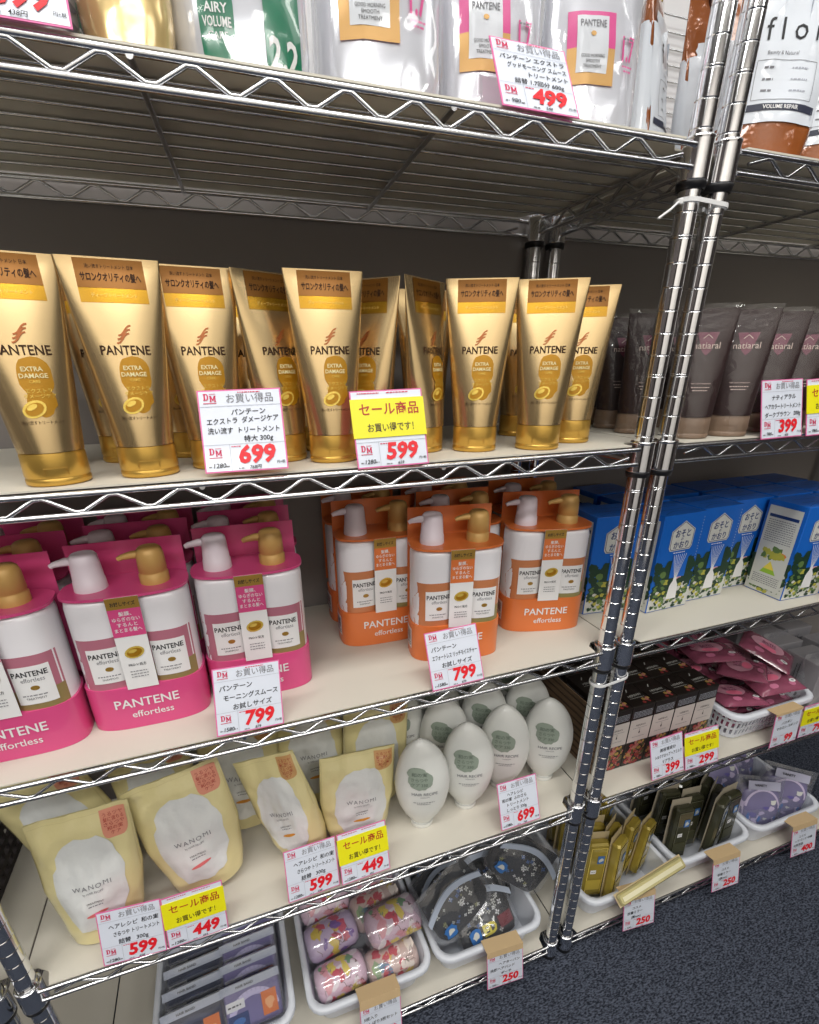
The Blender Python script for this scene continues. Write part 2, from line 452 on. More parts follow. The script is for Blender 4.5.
# cable ties round the pair of posts
def tie(z, label, tail=True, col=WHITE, rz=0.0):
    q = M(); r = 0.0142; pts = []
    for i in range(13): a = PI/2+PI*i/12; pts.append((r*math.cos(a), r*math.sin(a)))
    for i in range(13): a = -PI/2+PI*i/12; pts.append((GAP+r*math.cos(a), r*math.sin(a)))
    rings = []
    for x, y in pts:
        cx = 0 if x < GAP/2 else GAP; dx, dy = x-cx, y; L = math.hypot(dx, dy); nx, ny = dx/L, dy/L
        zz = rz*(x-GAP/2)
        rings.append([(x, y, -0.0022+zz), (x+nx*.0012, y+ny*.0012, -0.0022+zz), (x+nx*.0012, y+ny*.0012, 0.0022+zz), (x, y, 0.0022+zz)])
    q.loft(rings, col, closed=True, smooth=False)
    o = q.build('cable_tie', loc=(0, 0, z)); tag(o, label, 'cable tie', 'cable ties')
    if tail:
        q = M(); q.box((0, 0, 0), (0.007, 0.005, 0.006), col, 0.001); q.tube([(-0.002, 0, 0), (-0.018, -0.006, -0.010), (-0.034, -0.006, -0.020)], 0.0014, col, 5)
        q.build('tie_head', o, (-0.0152, -0.004, 0))
tie(1.437, 'white cable tie with a loose tail round the pair of posts under the top shelf', True, rz=-0.05)
tie(0.766, 'white cable tie round the pair of posts just below the shelf of pump bottle sets', False, rz=0.12)

# ---------------------------------------------------------------- price cards
CW, CH = 0.084, 0.085
def logo(q, fm, x, y, h, off=2):
    def P(pts, ox, oy, k): q.poly(fm, [(ox+a*k, oy+b*k) for a, b in pts], CRIM, off)
    k = h*.95; ox, oy = x, y+h*.12
    P([(0, 0), (.40, 0), (.40, .12), (0, .12)], ox, oy, k); P([(0, .88), (.40, .88), (.40, 1), (0, 1)], ox, oy, k); P([(.08, .1), (.30, .1), (.30, .9), (.08, .9)], ox, oy, k)
    arc = [(.40+.36*math.sin(PI*i/8), .5-.5*math.cos(PI*i/8)) for i in range(9)]; inn = [(.40+.16*math.sin(PI*i/8), .5-.38*math.cos(PI*i/8)) for i in range(9)]
    for i in range(8): P([arc[i], arc[i+1], inn[i+1], inn[i]], ox, oy, k)
    k = h*.88; ox, oy = x+h*.84, y-h*.10
    for a in (0.0, .68): P([(a, 0), (a+.34, 0), (a+.34, .11), (a, .11)], ox, oy, k); P([(a+.07, .1), (a+.27, .1), (a+.27, .95), (a+.07, .95)], ox, oy, k)
    P([(0, .88), (.26, .88), (.26, 1), (0, 1)], ox, oy, k); P([(.76, .88), (1.02, .88), (1.02, 1), (.76, 1)], ox, oy, k)
    P([(.08, 1), (.28, 1), (.56, .28), (.46, .14)], ox, oy, k); P([(.74, 1), (.94, 1), (.56, .14), (.46, .28)], ox, oy, k)
    for a in (0.0,): q.line(fm, [(x-h*.06, y-h*.30), (x+h*1.75, y-h*.30)], h*.10, CRIM, off); q.line(fm, [(x+h*.85, y+h*1.0), (x+h*1.7, y+h*1.0)], h*.07, CRIM, off)
def price_card(pose, lines, price, was, now, label, sale=False, tape=None, group='printed price cards'):
    x, y, z, yaw, tilt, roll = pose[:6]; w = pose[6] if len(pose) > 6 else CW; h = pose[7] if len(pose) > 7 else CH
    t = thing('price_card', label, 'price card', group)
    X = Vector((math.cos(yaw), math.sin(yaw), 0)); n = Vector((math.sin(yaw), -math.cos(yaw), 0))
    Y = Vector((0, 0, 1))*math.cos(tilt)-n*math.sin(tilt)
    X2 = X*math.cos(roll)+Y*math.sin(roll); Y2 = -X*math.sin(roll)+Y*math.cos(roll); N = X2.cross(Y2)
    R = Matrix((X2, -N, Y2)).transposed().to_4x4(); R.translation = Vector((x, y, z)); t.matrix_world = R
    th = 0.0008
    q = M(); q.box((0, 0.0005, h/2), (w, th, h), PINKB)
    fm = flat(y=-0.0001)
    bw = 0.0014
    q.patch(fm, -w/2+bw, w/2-bw, bw, h-bw, PAPER, 0, 1, 1)
    def hl(y_, x0=-w/2+bw, x1=w/2-bw): q.line(fm, [(x0, y_), (x1, y_)], 0.0004, LGREY, 2)
    zb = h*0.335; hl(zb); q.line(fm, [(-w*.18, bw), (-w*.18, zb)], 0.0004, LGREY, 2)
    logo(q, fm, -w*.43, zb-h*.13, h*.085)
    q.text(was, fm, -w*.32, h*.055, h*.055, INK, 3, 'c', 0.015, shear=.15)
    q.dashes(fm, -w*.45, -w*.40, h*.06, h*.018, GREYI); q.dashes(fm, -w*.25, -w*.20, h*.06, h*.018, GREYI)
    q.text(price, fm, w*.13, h*.105, h*.205, RED, 3, 'c', 0.04, maxw=w*.54, shear=.12)
    q.text('円+税', fm, w*.47, h*.075, h*.028, INK, 3, 'r', 0.01)
    q.text(now, fm, w*.10, h*.025, h*.04, INK, 3, 'c', 0.012, shear=.2)
    q.dashes(fm, -w*.10, -w*.02, h*.03, h*.015, GREYI); q.dashes(fm, -w*.16, -w*.05, zb-h*.035, h*.012, CRIM)
    if not sale:
        hl(h*.80)
        logo(q, fm, -w*.43, h*.865, h*.085)
        q.text('お買い得品', fm, w*.12, h*.845, h*.085, GREYI, 2, 'c', 0.0, maxw=w*.56)
        q.dashes(fm, -w*.02, w*.25, h*.955, h*.012, CRIM)
        n_ = len(lines); st = 0.44*h/max(n_, 3); yy = h*.80-st*0.98
        for i, (dx, s_) in enumerate(lines):
            q.text(s_, fm, -w*.42+dx*w, yy, h*.068 if n_ < 4 else h*.058, INK, 2, 'l', 0.012, maxw=w*(.86-dx), shear=.08, rot=random.uniform(0, .03)); yy -= st
    else:
        q.dashes(fm, -w*.4, -w*.1, h*.955, h*.014, CRIM); q.dashes(fm, w*.0, w*.3, h*.955, h*.014, CRIM)
    q.build('card', t)
    if sale:
        s = M(); sf = flat(y=-0.0014)
        s.box((0, -0.0008, h*.64), (w*1.02, 0.0010, h*.50), YEL)
        s.text('セール商品', sf, 0.001, h*.69, h*.12, BROWNR, 1, 'c', 0.012, maxw=w*.82)
        s.text('お買い得です！', sf, 0.001, h*.47, h*.085, mat('dark_olive_text', s2l(70, 52, 24), .5), 1, 'c', 0.01, maxw=w*.64)
        s.build('sale_sticker', t)
    if tape:
        s = M(); L = tape; rim = (ZS[3] if z > .3 else ZS[4])+.0004+.081
        kb = max(h+.001, (rim+.0012-z+L*math.sin(tilt))/math.cos(tilt)); kf = max(h+.001, kb-.0005-L*.0)
        s.add([(-w*.5, -0.001, h-0.004), (w*.5, -0.001, h-0.004), (w*.5, -0.001, kf), (w*.5, L, kb), (-w*.5, L, kb), (-w*.5, -0.001, kf)], [(0, 1, 2, 5), (5, 2, 3, 4)], TAPE)
        s.build('tape', t)
    return t
P1 = [(.30, 'パンテーン'), (0, 'エクストラ  ダメージケア'), (0, '洗い流す  トリートメント'), (.42, '特大 300g')]
price_card((-.536, -.0150, 1.167, -.149, .40, .023), P1, '699', '1280', '768円', 'price card reading 699 in front of the gold tubes on the second shelf')
price_card((-.3745, -.0155, 1.1605, -.078, .317, .025), [], '599', '1280', '659', 'price card reading 599 with a yellow sale sticker, in front of the gold tubes', True)
price_card((-.5728, -.0154, .8382, .153, .366, -.119), [(0, 'パンテーン'), (.05, 'モーニングスムース'), (.18, 'お試しサイズ')], '799', '1580', '879', 'price card reading 799 in front of the pink pump sets')
price_card((-.2772, -.0152, .8345, .006, .40, .017), [(0, 'パンテーン'), (0, 'エフォートレス リッチモイスチャー'), (.16, 'お試しサイズ')], '799', '1580', '879', 'price card reading 799 in front of the orange pump sets')
PW = [(.08, 'ヘアレシピ  和の実'), (.14, 'さらつや トリートメント'), (.2, '詰替   300g')]
price_card((-.7794, -.0145, .4813, -.0615, .264, -.0215), PW, '599', '1280', '658', 'price card reading 599 in front of the cream pouches, leftmost card on its shelf')
price_card((-.6928, -.0165, .4808, .048, .222, -.030), [], '449', '1280', '493', 'price card reading 449 with a yellow sale sticker, leftmost of the two 449 cards', True)
price_card((-.5168, -.0145, .4897, .085, .328, -.055), PW, '599', '1280', '658', 'price card reading 599 in front of the cream pouches with orange dashes')
price_card((-.4306, -.0165, .4924, .070, .354, -.041), [], '449', '1280', '493', 'price card reading 449 with a yellow sale sticker, nearest the white oval bottles', True)
price_card((-.1355, -.0164, .4926, .052, .40, -.049), [(.14, 'ヘアレシピ'), (0, '和の実  ふわさら'), (.12, 'トリートメント'), (.1, 'しっとり 330g')], '699', '1380', '768', 'price card reading 699 in front of the white oval bottles')
price_card((.2535, -.0157, 1.1590, -.033, .262, .021), [(.16, 'ナティアラル'), (.0, 'ヘアカラートリートメント'), (0, 'ダークブラウン   200g')], '399', '780', '438', 'price card reading 399 in front of the dark brown tubes')
price_card((.3517, -.0185, 1.1600, -.106, .269, .044), [], '299', '780', '328', 'yellow stickered price card cut by the right edge, in front of the dark brown tubes', True)
price_card((.2136, -.0150, .4903, -.0075, .289, .025), [(.2, '美容液成分'), (.04, 'シルクドロップ ヘアミルク'), (.26, '5プラス')], '399', '980', '438', 'price card reading 399 in front of the black flowered boxes')
price_card((.3061, -.0150, .4849, -.087, .225, .0695), [], '299', '980', '328', 'price card reading 299 with a yellow sale sticker, in front of the black flowered boxes', True)
price_card((.5433, -.0205, .4750, -.003, .097, .003), [(.2, 'バスボン'), (.04, 'マカロン スポンジ')], '99', '198', '108', 'price card reading 99 taped to the basket of dark pink packs', tape=0.022)
price_card((.6372, -.0205, .4760, -.054, .068, .050), [], '79', '198', '86', 'price card reading 79 with a yellow sticker, beside the basket of dark pink packs', True)
price_card((.2152, -.0430, .0430, -.1035, .195, .0153), [(.2, 'コスメ'), (.04, '折畳ミラー'), (.16, '(黄mm)')], '250', '500', '275', 'price card reading 250 taped to the basket of gold packs', tape=0.03)
price_card((.4928, -.0420, .0434, -.068, .20, .0335), [(.24, 'コスメ'), (.1, '折畳ミラー'), (.16, '(黒mm)')], '250', '500', '275', 'price card reading 250 taped to the basket of dark green packs', tape=0.03)
price_card((.7776, -.0420, .0425, -.08, .20, .059), [(.2, 'コスメ'), (.04, 'ヘアバンド 巾着'), (.0, '化粧用品')], '400', '800', '440', 'price card reading 400 taped to the basket of clear purple bags', tape=0.03)
price_card((-.4212, -.0430, .0440, .041, .30, -.0695), [(0, '5枚入り'), (.0, 'おしぼり3枚セット')], '250', '500', '275', 'price card reading 250 taped to the basket of patterned cloth rolls', tape=0.03)
price_card((-.1423, -.0400, .0436, -.067, .20, -.005), [(.24, 'ヘアターバン'), (.0, '洗顔ヘアバンド'), (.3, 'ポーチ')], '250', '500', '275', 'price card reading 250 taped to the basket of black and white headbands', tape=0.03)
price_card((-.2180, -.0150, 1.4910, -.055, .60, -.050), [(.0, 'パンテーン エクストラ'), (.08, 'グッドモーニング スムース'), (.34, 'トリートメント'), (.14, '詰替 1.7回分 600g')], '499', '980', '548', 'price card reading 499 on the edge of the top shelf, leaning on the foil pouches')
price_card((-.6600, -.0150, 1.4925, .02, .35, .01), P1, '599', '1280', '438円', 'price card cut by the top edge, at the left end of the top shelf', group=None)

# ---------------------------------------------------------------- baskets
BASK = mat('basket_white', s2l(228, 232, 240), 0.35, trans=0.15)
def basket_proto(w, d, h, slots, name='plastic_basket'):
    t = thing(name)
    def rr(wx, dy, r, n=6):
        pts = []
        for cx, cy, a0 in ((wx/2-r, dy/2-r, 0), (-wx/2+r, dy/2-r, PI/2), (-wx/2+r, -dy/2+r, PI), (wx/2-r, -dy/2+r, 1.5*PI)):
            for i in range(n+1): a = a0+PI/2*i/n; pts.append((cx+r*math.cos(a), cy+r*math.sin(a)))
        return pts
    # wall path resampled
    def resample(pts, n):
        P = pts+[pts[0]]; L = [0]
        for a, b in zip(P, P[1:]): L.append(L[-1]+math.dist(a, b))
        out = []; j = 0
        for i in range(n):
            s_ = L[-1]*i/n
            while L[j+1] < s_: j += 1
            k = (s_-L[j])/max(1e-9, L[j+1]-L[j]); out.append((lerp(P[j][0], P[j+1][0], k), lerp(P[j][1], P[j+1][1], k)))
        return out
    n = 168
    top = resample(rr(w-0.022, d-0.022, 0.030), n); bot = resample(rr(w-0.050, d-0.050, 0.026), n)
    zz = [0.002, 0.012, 0.028, 0.033, 0.049, 0.054, h-0.016, h-0.001]
    q = M()
    vs = [(lerp(b[0], a[0], z/h), lerp(b[1], a[1], z/h), z) for z in zz for a, b in zip(top, bot)]
    fs = []
    for j in range(len(zz)-1):
        for i in range(n):
            if slots and j in (1, 3, 5) and i % 2 == 0: continue
            fs.append((j*n+i, j*n+(i+1) % n, (j+1)*n+(i+1) % n, (j+1)*n+i))
    q.add(vs, fs, BASK); q.add([(x, y, 0.002) for x, y in bot], [tuple(range(n))], BASK)
    o = q.build('basket_body', t)
    md = o.modifiers.new('s', 'SOLIDIFY'); md.thickness = 0.0018; md.offset = 0
    q = M(); outer = resample(rr(w, d, 0.036), 80); mid = resample(rr(w-0.004, d-0.004, 0.035), 80); inn = resample(rr(w-0.024, d-0.024, 0.029), 80)
    q.loft([[(x, y, h-0.010) for x, y in outer], [(x, y, h-0.002) for x, y in outer], [(x, y, h+0.001) for x, y in mid], [(x, y, h+0.001) for x, y in inn], [(x, y, h-0.003) for x, y in inn]], BASK, False, False)
    q.build('rim', t)
    return Proto(t)
bk = basket_proto(0.262, 0.300, 0.080, False); bk2 = basket_proto(0.262, 0.300, 0.080, True)
BZ = ZS[4]+0.0004
def putb(xl, yf, label, z=BZ, rz=0.0): return (bk2 if z > .3 else bk).put(label, 'basket', 'white plastic baskets', (xl+0.131, yf+0.150, z), (0, 0, rz))
K = {}
putb(-0.835, 0.004, 'smooth white basket on the lowest shelf holding navy and lilac packs')
putb(-0.552, -0.002, 'smooth white basket on the lowest shelf holding patterned cloth rolls')
putb(-0.283, -0.004, 'smooth white basket on the lowest shelf holding black and white headbands')
putb(0.086, -0.010, 'smooth white basket on the lowest shelf holding gold packs')
putb(0.362, 0.000, 'smooth white basket on the lowest shelf holding dark green packs')
putb(0.636, 0.002, 'smooth white basket on the lowest shelf holding clear purple bags')
putb(0.410, 0.004, 'white slotted basket on the fourth shelf holding dark pink packs', ZS[3]+0.0004)
# dark crate on the rack cut off at the left
BC = mat('crate_dark', s2l(46, 40, 40), 0.6)
q = M()
cw, cd, chh = 0.26, 0.26, 0.20
for sx, sy, ln, ax in ((0, -cd/2, cw, 0), (0, cd/2, cw, 0), (-cw/2, 0, cd, 1), (cw/2, 0, cd, 1)):
    for j in range(9):
        z = 0.006+j*(chh-0.012)/8
        q.box((sx, sy, z), (ln, 0.004, 0.010) if ax == 0 else (0.004, ln, 0.010), BC)
    for i in range(14):
        k = -ln/2+i*ln/13
        q.box((k, sy, chh/2) if ax == 0 else (sx, k, chh/2), (0.006, 0.0035, chh) if ax == 0 else (0.0035, 0.006, chh), BC)
q.box((0, 0, 0.002), (cw, cd, 0.004), BC)
tag(q.build('lattice_crate', loc=(-1.13, 0.16, ZS[3]+0.0002)), 'dark lattice crate standing beyond the left end of the cream pouches', 'crate')
# ---------------------------------------------------------------- gold treatment tubes
def tube_shell(h, ac, bc, at, hc):
    a = pw([(0, ac), (hc, ac*0.985), (h, at)])
    def b(z):
        if z <= hc: return bc
        t = (z-hc)/(h-hc); return max(0.0011, bc*(1.05-1.05*t**1.35))
    return Shell(h, a, b, pw([(0, 2.0), (hc, 2.0), (h*.9, 2.3), (h, 3.0)]))
def tube_body(q, S, hc, h, mt, seam):
    zs = [hc+0.0005]+[hc+(h-0.012-hc)*i/14 for i in range(1, 15)]+[h-0.008, h-0.004, h]
    S.mesh(q, hc, h, 0, 40, mt, zs=zs)
def tube_cap(root, S, hc, mt, flip=True):
    q = M(); rs = []
    ac, bc = S.a(0), S.b(0)
    for k, z in ((0.93, 0), (1.0, 0.0015), (1.0, 0.0060), (0.975, 0.0068), (0.975, 0.0080), (1.0, 0.0088), (0.985, hc-0.002), (0.96, hc)):
        rs.append([(ac*k*math.cos(2*PI*i/36), bc*k*math.sin(2*PI*i/36), z) for i in range(36)])
    q.loft(rs, mt)
    fm = lambda u, v, off=0: (u, -bc*math.sqrt(max(0, 1-(u/ac)**2))-0.0006-off*.0002, v)
    q.line(fm, [(-.010, .010), (-.010, .017), (.010, .017), (.010, .010)], 0.0009, mt, 1)
    q.build('cap', root)
H_T = 0.197
S = tube_shell(H_T, .0285, .023, .0435, .031)
tube = thing('treatment_tube')
q = M(); tube_body(q, S, .031, H_T, GOLDB, 0)
f = S.front
q.patch(f, -.0285, .0285, .160, .1955, GOLDS, 1, 10, 5)
q.patch(f, -.0285, .0285, .172, .1955, GOLDD, 2, 10, 4)
q.text('洗い流すトリートメント 日本', f, 0, .188, .0026, TXTB, 3, 'c', .01, maxw=.040)
q.text('サロンクオリティの髪へ', f, 0, .1780, .0054, TXTB, 3, 'c', .03, maxw=.050)
q.text('ディープトリートメント', f, 0, .1645, .0028, TXTG, 3, 'c', .0, maxw=.038)
wave(q, f, 0.001, .1335, .012, WAVE)
q.text('PANTENE', f, 0, .116, .0080, TXTB, 3, 'c', .012, maxw=.043)
q.blob(f, 0.004, .098, .0135, .0165, GOLDE, 2, jag=.03, sq=.8, k=4)
q.blob(f, 0.004, .078, .0115, .015, GOLDE, 2, jag=.10, k=4)
q.text('EXTRA', f, .003, .1025, .0038, EMT, 4, 'c', .02); q.text('DAMAGE', f, .003, .0968, .0038, EMT, 4, 'c', .02); q.text('CARE', f, .003, .0925, .0025, GOLDL, 4)
q.text('エクストラ', f, .004, .0845, .0030, GOLDL, 4); q.text('ダメージケア', f, .004, .0800, .0030, GOLDL, 4)
capsule(q, f, -.003, .0705, .0075, .45, 4)
q.text('洗い流すトリートメント', f, .001, .0575, .0026, TXTB, 3, 'c', maxw=.034)
q.build('tube_body', tube); tube_cap(tube, S, .031, GOLDC)
TP = Proto(tube)
GL = 'gold treatment tubes on the second shelf'
R = math.radians
T = [(-.716, .002, 12, 'gold treatment tube cut by the left edge of the photo, foremost of its row'),
     (-.633, .012, 6, 'gold treatment tube, second from the left in the front row'),
     (-.563, .034, 6, 'gold treatment tube standing behind the 699 card'),
     (-.488, .050, 24, 'gold treatment tube turned to the right, between the 699 card and the 599 card'),
     (-.431, .020, 0, 'gold treatment tube facing front, just left of the 599 card'),
     (-.372, .062, -42, 'gold treatment tube half hidden behind the 599 card, turned to the left'),
     (-.303, .046, 34, 'narrow-looking gold treatment tube turned sideways, just right of the 599 card'),
     (-.240, .024, -22, 'gold treatment tube facing front, third from the chrome posts'),
     (-.156, .004, -26, 'gold treatment tube facing front, second from the chrome posts'),
     (-.078, .040, -28, 'gold treatment tube nearest the chrome posts, rightmost of the gold tubes')]
for x, y, rz, lab in T: TP.put(lab, 'tube', GL, (x, y+.023, ZS[1]+.0003), (0, 0, R(rz)))
for x, y, rz in [(-.745, .105, 5), (-.668, .120, -8), (-.592, .125, 4), (-.505, .135, 0), (-.425, .115, 10), (-.345, .150, -10), (-.268, .130, 0), (-.190, .110, -12), (-.105, .135, -20)]:
    TP.put('gold treatment tube in the second row, mostly hidden behind the front gold tubes', 'tube', 'gold treatment tubes in the second row', (x, y+.023, ZS[1]+.0003), (0, 0, R(rz)))

# dark brown tubes
DB = mat('tube_dark_brown', s2l(52, 38, 38), 0.42, 0.0, spec=.35, coat=0.1, var=.15, bscale=20)
DBP = mat('tube_plum', s2l(104, 44, 66), 0.3, 0.1, coat=0.5)
TAUPE = mat('taupe_cap', s2l(132, 110, 92), 0.45)
PALE = mat('pale_text', s2l(200, 180, 170), 0.5)
CLR = film('clear_wrap', (1, 1, 1), 0.05, 0.06)
HN = 0.172
S2 = tube_shell(HN, .0300, .022, .0365, .030)
nt_ = thing('colour_treatment_tube')
q = M(); tube_body(q, S2, .030, HN, DB, 0); f = S2.front
q.poly(lambda u, v, o=0: f(u, v, 1), [(-.014, .142), (.014, .142), (.006, .118), (0, .112), (-.006, .118)], DBP)
q.text('natiaral', f, 0, .121, .0085, PALE, 3, 'c', .0, maxw=.040)
q.line(f, [(-.006, .134), (0, .139), (.006, .134)], .0008, PALE, 3)
q.text('hair color treatment', f, 0, .075, .0022, PALE, 3, 'c'); q.dashes(f, -.012, .012, .070, .0012, PALE); q.dashes(f, -.010, .010, .066, .0012, PALE)
q.build('tube_body', nt_); tube_cap(nt_, S2, .030, TAUPE)
q = M(); Sw = Shell(HN+.012, pw([(0, .0318), (.03, .0318), (HN+.012, .0395)]), lambda z: max(.0022, .0238*(1.08-1.03*(z/(HN+.012))**1.4)), lambda z: 2.2)
Sw.mesh(q, .001, HN+.006, 14, 32, CLR, False, False); q.build('clear_wrap', nt_)
NP = Proto(nt_)
GN = 'dark brown tubes on the right rack'
for x, y, rz, lab in [(.108, .006, -30, 'dark brown tube just right of the chrome posts, nearest the shelf edge'),
     (.196, .056, -30, 'dark brown tube standing a little back, between the posts and the 399 card'),
     (.190, -.0, -36, 'dark brown tube partly behind the left edge of the 399 card'),
     (.272, .020, -34, 'dark brown tube behind the 399 card, nearest the shelf edge'),
     (.350, .030, -34, 'dark brown tube behind the yellow stickered card at the right edge')]:
    if x == .190: x, y = .180, .001
    if x == .196: x, y = .205, .062
    NP.put(lab, 'tube', GN, (x, y+.023, ZS[1]+.0003), (0, 0, R(rz)))
for x, y, rz in [(.098, .175, -25), (.082, .105, -20), (.115, .245, -10), (.190, .150, -25), (.275, .110, -30), (.280, .190, -30), (.200, .240, -20), (.360, .120, -30), (.370, .210, -30), (.440, .070, -30), (.45, .160, -30), (.46, .25, -30)]:
    NP.put('dark brown tube in the rows behind the front ones on the right rack', 'tube', 'dark brown tubes in the back rows', (x, y, ZS[1]+.0003), (0, 0, R(rz)))

# ---------------------------------------------------------------- pump bottle twin sets
PUMPW = mat('pump_white', s2l(226, 214, 222), 0.4)
PUMPG = mat('pump_gold', s2l(206, 164, 96), 0.45, 0.15)
BOTW = mat('bottle_white', s2l(236, 234, 238), 0.28, coat=0.2)
FOILG = mat('foil_gold', s2l(190, 150, 70), 0.35, 0.6)
def duo(col, textcol, top_col, name='pump_bottle_set'):
    t = thing(name)
    CARD = mat('card_'+col[0], col[1], 0.35, coat=0.3)
    a_, b_ = .0725, .0385
    pill = Shell(.3, lambda z: a_, lambda z: b_, lambda z: 3.4)
    q = M(); pill.mesh(q, 0.0, .062, 3, 48, CARD)
    f = lambda u, v, off=0: pill.front(u, v, off)
    # curved upper lip of the tray
    q.text('PANTENE', f, .0, .033, .0125, WHITE, 2, 'c', .012, maxw=.082)
    q.text('effortless', f, .004, .017, .0095, WHITE, 2, 'c', .006, maxw=.052)
    sd = pill.side(-1)
    q.patch(sd, -.016, .012, .015, .050, WHITE, 1, 3, 2)
    for k in range(9): q.patch(sd, -.012+k*.0024, -.012+k*.0024+.0011, .028, .046, INK, 2, 1, 1)
    q.dashes(sd, -.013, .010, .019, .002, INK, 2); q.dashes(sd, -.013, .010, .0235, .002, INK, 2)
    q.build('tray', t)
    # two bottles
    for i, sx in enumerate((-1, 1)):
        B = Shell(.185, pw([(.0, .0345), (.172, .0345), (.180, .0330), (.1845, .027)]), pw([(0, .0348), (.172, .0348), (.180, .0335), (.1845, .027)]), lambda z: 2.6)
        q = M(); B.mesh(q, 0, 0, 0, 36, BOTW, zs=[.055, .09, .12, .145, .165, .172, .176, .180, .1842])
        mp = lambda u, v, off=0, B=B: B.front(u, v, off)
        patchm = mat('label_%s_%d' % (col[0], i), col[2], 0.35, 0.1, coat=.2)
        q.patch(mp, -.031, .030, .056, .134, patchm, 1, 12, 10, rag=.006)
        q.patch(mp, -.031, .030, .0565, (.0575, .088)[i], mat('label_gold_'+col[0], col[3], .35, .15), 2, 12, 3, rag=.006)
        q.patch(mp, -.018, .022, (.072, .070)[i], .121, WHITE, 3, 10, 6)
        q.text('PANTENE', mp, .0015, .108, .0068, INK, 4, 'c', .02, maxw=.036)
        q.text('effortless', mp, .003, .1005, .0055, GREYI, 4, 'c', .0, maxw=.024)
        q.blob(mp, .003, .092, .0048, .0032, FOILG, 4, 12, 2)
        q.text('SHAMPOO' if i == 0 else 'TREATMENT', mp, .001, .0765, .0026, INK, 4)
        q.dashes(mp, -.012, .014, .0815, .0014, GREYI, 4)
        o = q.build('bottle', t, (sx*.0358, 0, 0))
        if i == 0:
            o['label'] = 'left bottle with the white pump'
        else: o['label'] = 'right bottle with the gold pump'
        # pump
        q = M(); pm = PUMPW if i == 0 else PUMPG
        if i == 0: prof = [(.0185, .188), (.0178, .200), (.0172, .2005), (.0158, .222), (.0150, .2300), (.0125, .2330), (.006, .2340)]
        else: prof = [(.0172, .188), (.0172, .199), (.0158, .2005), (.0158, .203), (.0165, .2035), (.0158, .224), (.0140, .2310), (.011, .2335), (.005, .2345)]
        q.lathe(prof, pm, 28, (-.002, 0, 0))
        q.tube([(-.010, 0, .2245), (-.022, 0, .2245), (-.034, 0, .2225), (-.038, 0, .2205)], [.0055, .0050, .0036, .0030], pm, 10)
        q.build('pump', o)
    # top plate and folded back card
    q = M()
    rs = [[(a_*math.copysign(abs(math.cos(2*PI*i/48))**(2/3), math.cos(2*PI*i/48)), b_*math.copysign(abs(math.sin(2*PI*i/48))**(2/3), math.sin(2*PI*i/48)), z) for i in range(48)] for z in (.1845, .1855, .1880)]
    q.loft(rs, CARD)
    q.box((0, b_+.0008, .1475), (.136, .0010, .170), CARD)
    q.build('back_card', t)
    # hanging centre strip
    q = M(); yb = -b_-.0010; fm = flat(y=yb)
    q.box((0, yb+.0004, .1235), (.036, .0007, .127), WHITE)
    q.patch(fm, -.018, .018, .172, .187, FOILG, 1, 1, 1); q.patch(fm, -.018, .018, .135, .172, CARD, 1, 1, 1)
    q.text('お試しサイズ', fm, 0, .1765, .0042, INK, 2, 'c', .02, maxw=.027)
    for k, s_ in enumerate(('髪膜、', 'ゆらぎのない', 'するんと', 'まとまる髪へ')): q.text(s_, fm, 0, .1635-k*.0072, .0042, WHITE, 2, 'c', .012, maxw=.030)
    capsule(q, fm, 0, .1125, .0085, .25, 2)
    q.text('PRO-V 処方', fm, 0, .0935, .0032, INK, 2, 'c', .01, maxw=.02)
    for k in range(3): q.dashes(fm, -.010, .010, .085-k*.004, .0012, GREYI)
    q.build('centre_strip', t)
    return Proto(t)
PK = duo(('pink', s2l(214, 76, 132), s2l(186, 116, 134), s2l(150, 132, 84)), None, None)
ORG = duo(('orange', s2l(220, 118, 58), s2l(200, 128, 84), s2l(146, 138, 88)), None, None)
z3 = ZS[2]+.0003
GP_, GO_ = 'pink pump bottle twin packs', 'orange pump bottle twin packs'
PK.put('pink twin pack of pump bottles cut by the left edge of the photo', 'bottle set', GP_, (-.842, .074, z3), (0, 0, R(0)))
PK.put('pink twin pack of pump bottles, middle of the front row, left of the 799 card', 'bottle set', GP_, (-.694, .086, z3), (0, 0, R(-1)))
PK.put('pink twin pack of pump bottles, rightmost of the front row, behind the 799 card', 'bottle set', GP_, (-.553, .102, z3), (0, 0, R(-3)))
for c, (x0, y0) in enumerate([(-.845, .165), (-.690, .172), (-.540, .188)]):
    for r_ in range(2):
        PK.put('pink twin pack of pump bottles, row %s of the %s column' % (('two', 'three, the rearmost,')[r_], ('leftmost', 'middle', 'rightmost')[c]), 'bottle set', GP_, (x0+.006*r_, y0+.0845*r_, z3), (0, 0, R((-2, 2)[r_])))
ORG.put('orange twin pack of pump bottles at the left of the front row, set slightly back', 'bottle set', GO_, (-.336, .178, z3), (0, 0, R(-2)))
ORG.put('orange twin pack of pump bottles nearest the shelf edge, behind the 799 card', 'bottle set', GO_, (-.240, .088, z3), (0, 0, R(-10)))
ORG.put('orange twin pack of pump bottles nearest the chrome posts', 'bottle set', GO_, (-.055, .118, z3), (0, 0, R(-14)))
ORG.put('orange twin pack of pump bottles in the back row, leftmost', 'bottle set', GO_, (-.334, .268, z3), (0, 0, R(0)))
ORG.put('orange twin pack of pump bottles directly behind the middle front one', 'bottle set', GO_, (-.183, .185, z3), (0, 0, R(-4)))
ORG.put('orange twin pack of pump bottles in the back row, centre', 'bottle set', GO_, (-.180, .272, z3), (0, 0, R(0)))
ORG.put('orange twin pack of pump bottles directly behind the one nearest the posts', 'bottle set', GO_, (-.026, .215, z3), (0, 0, R(-6)))

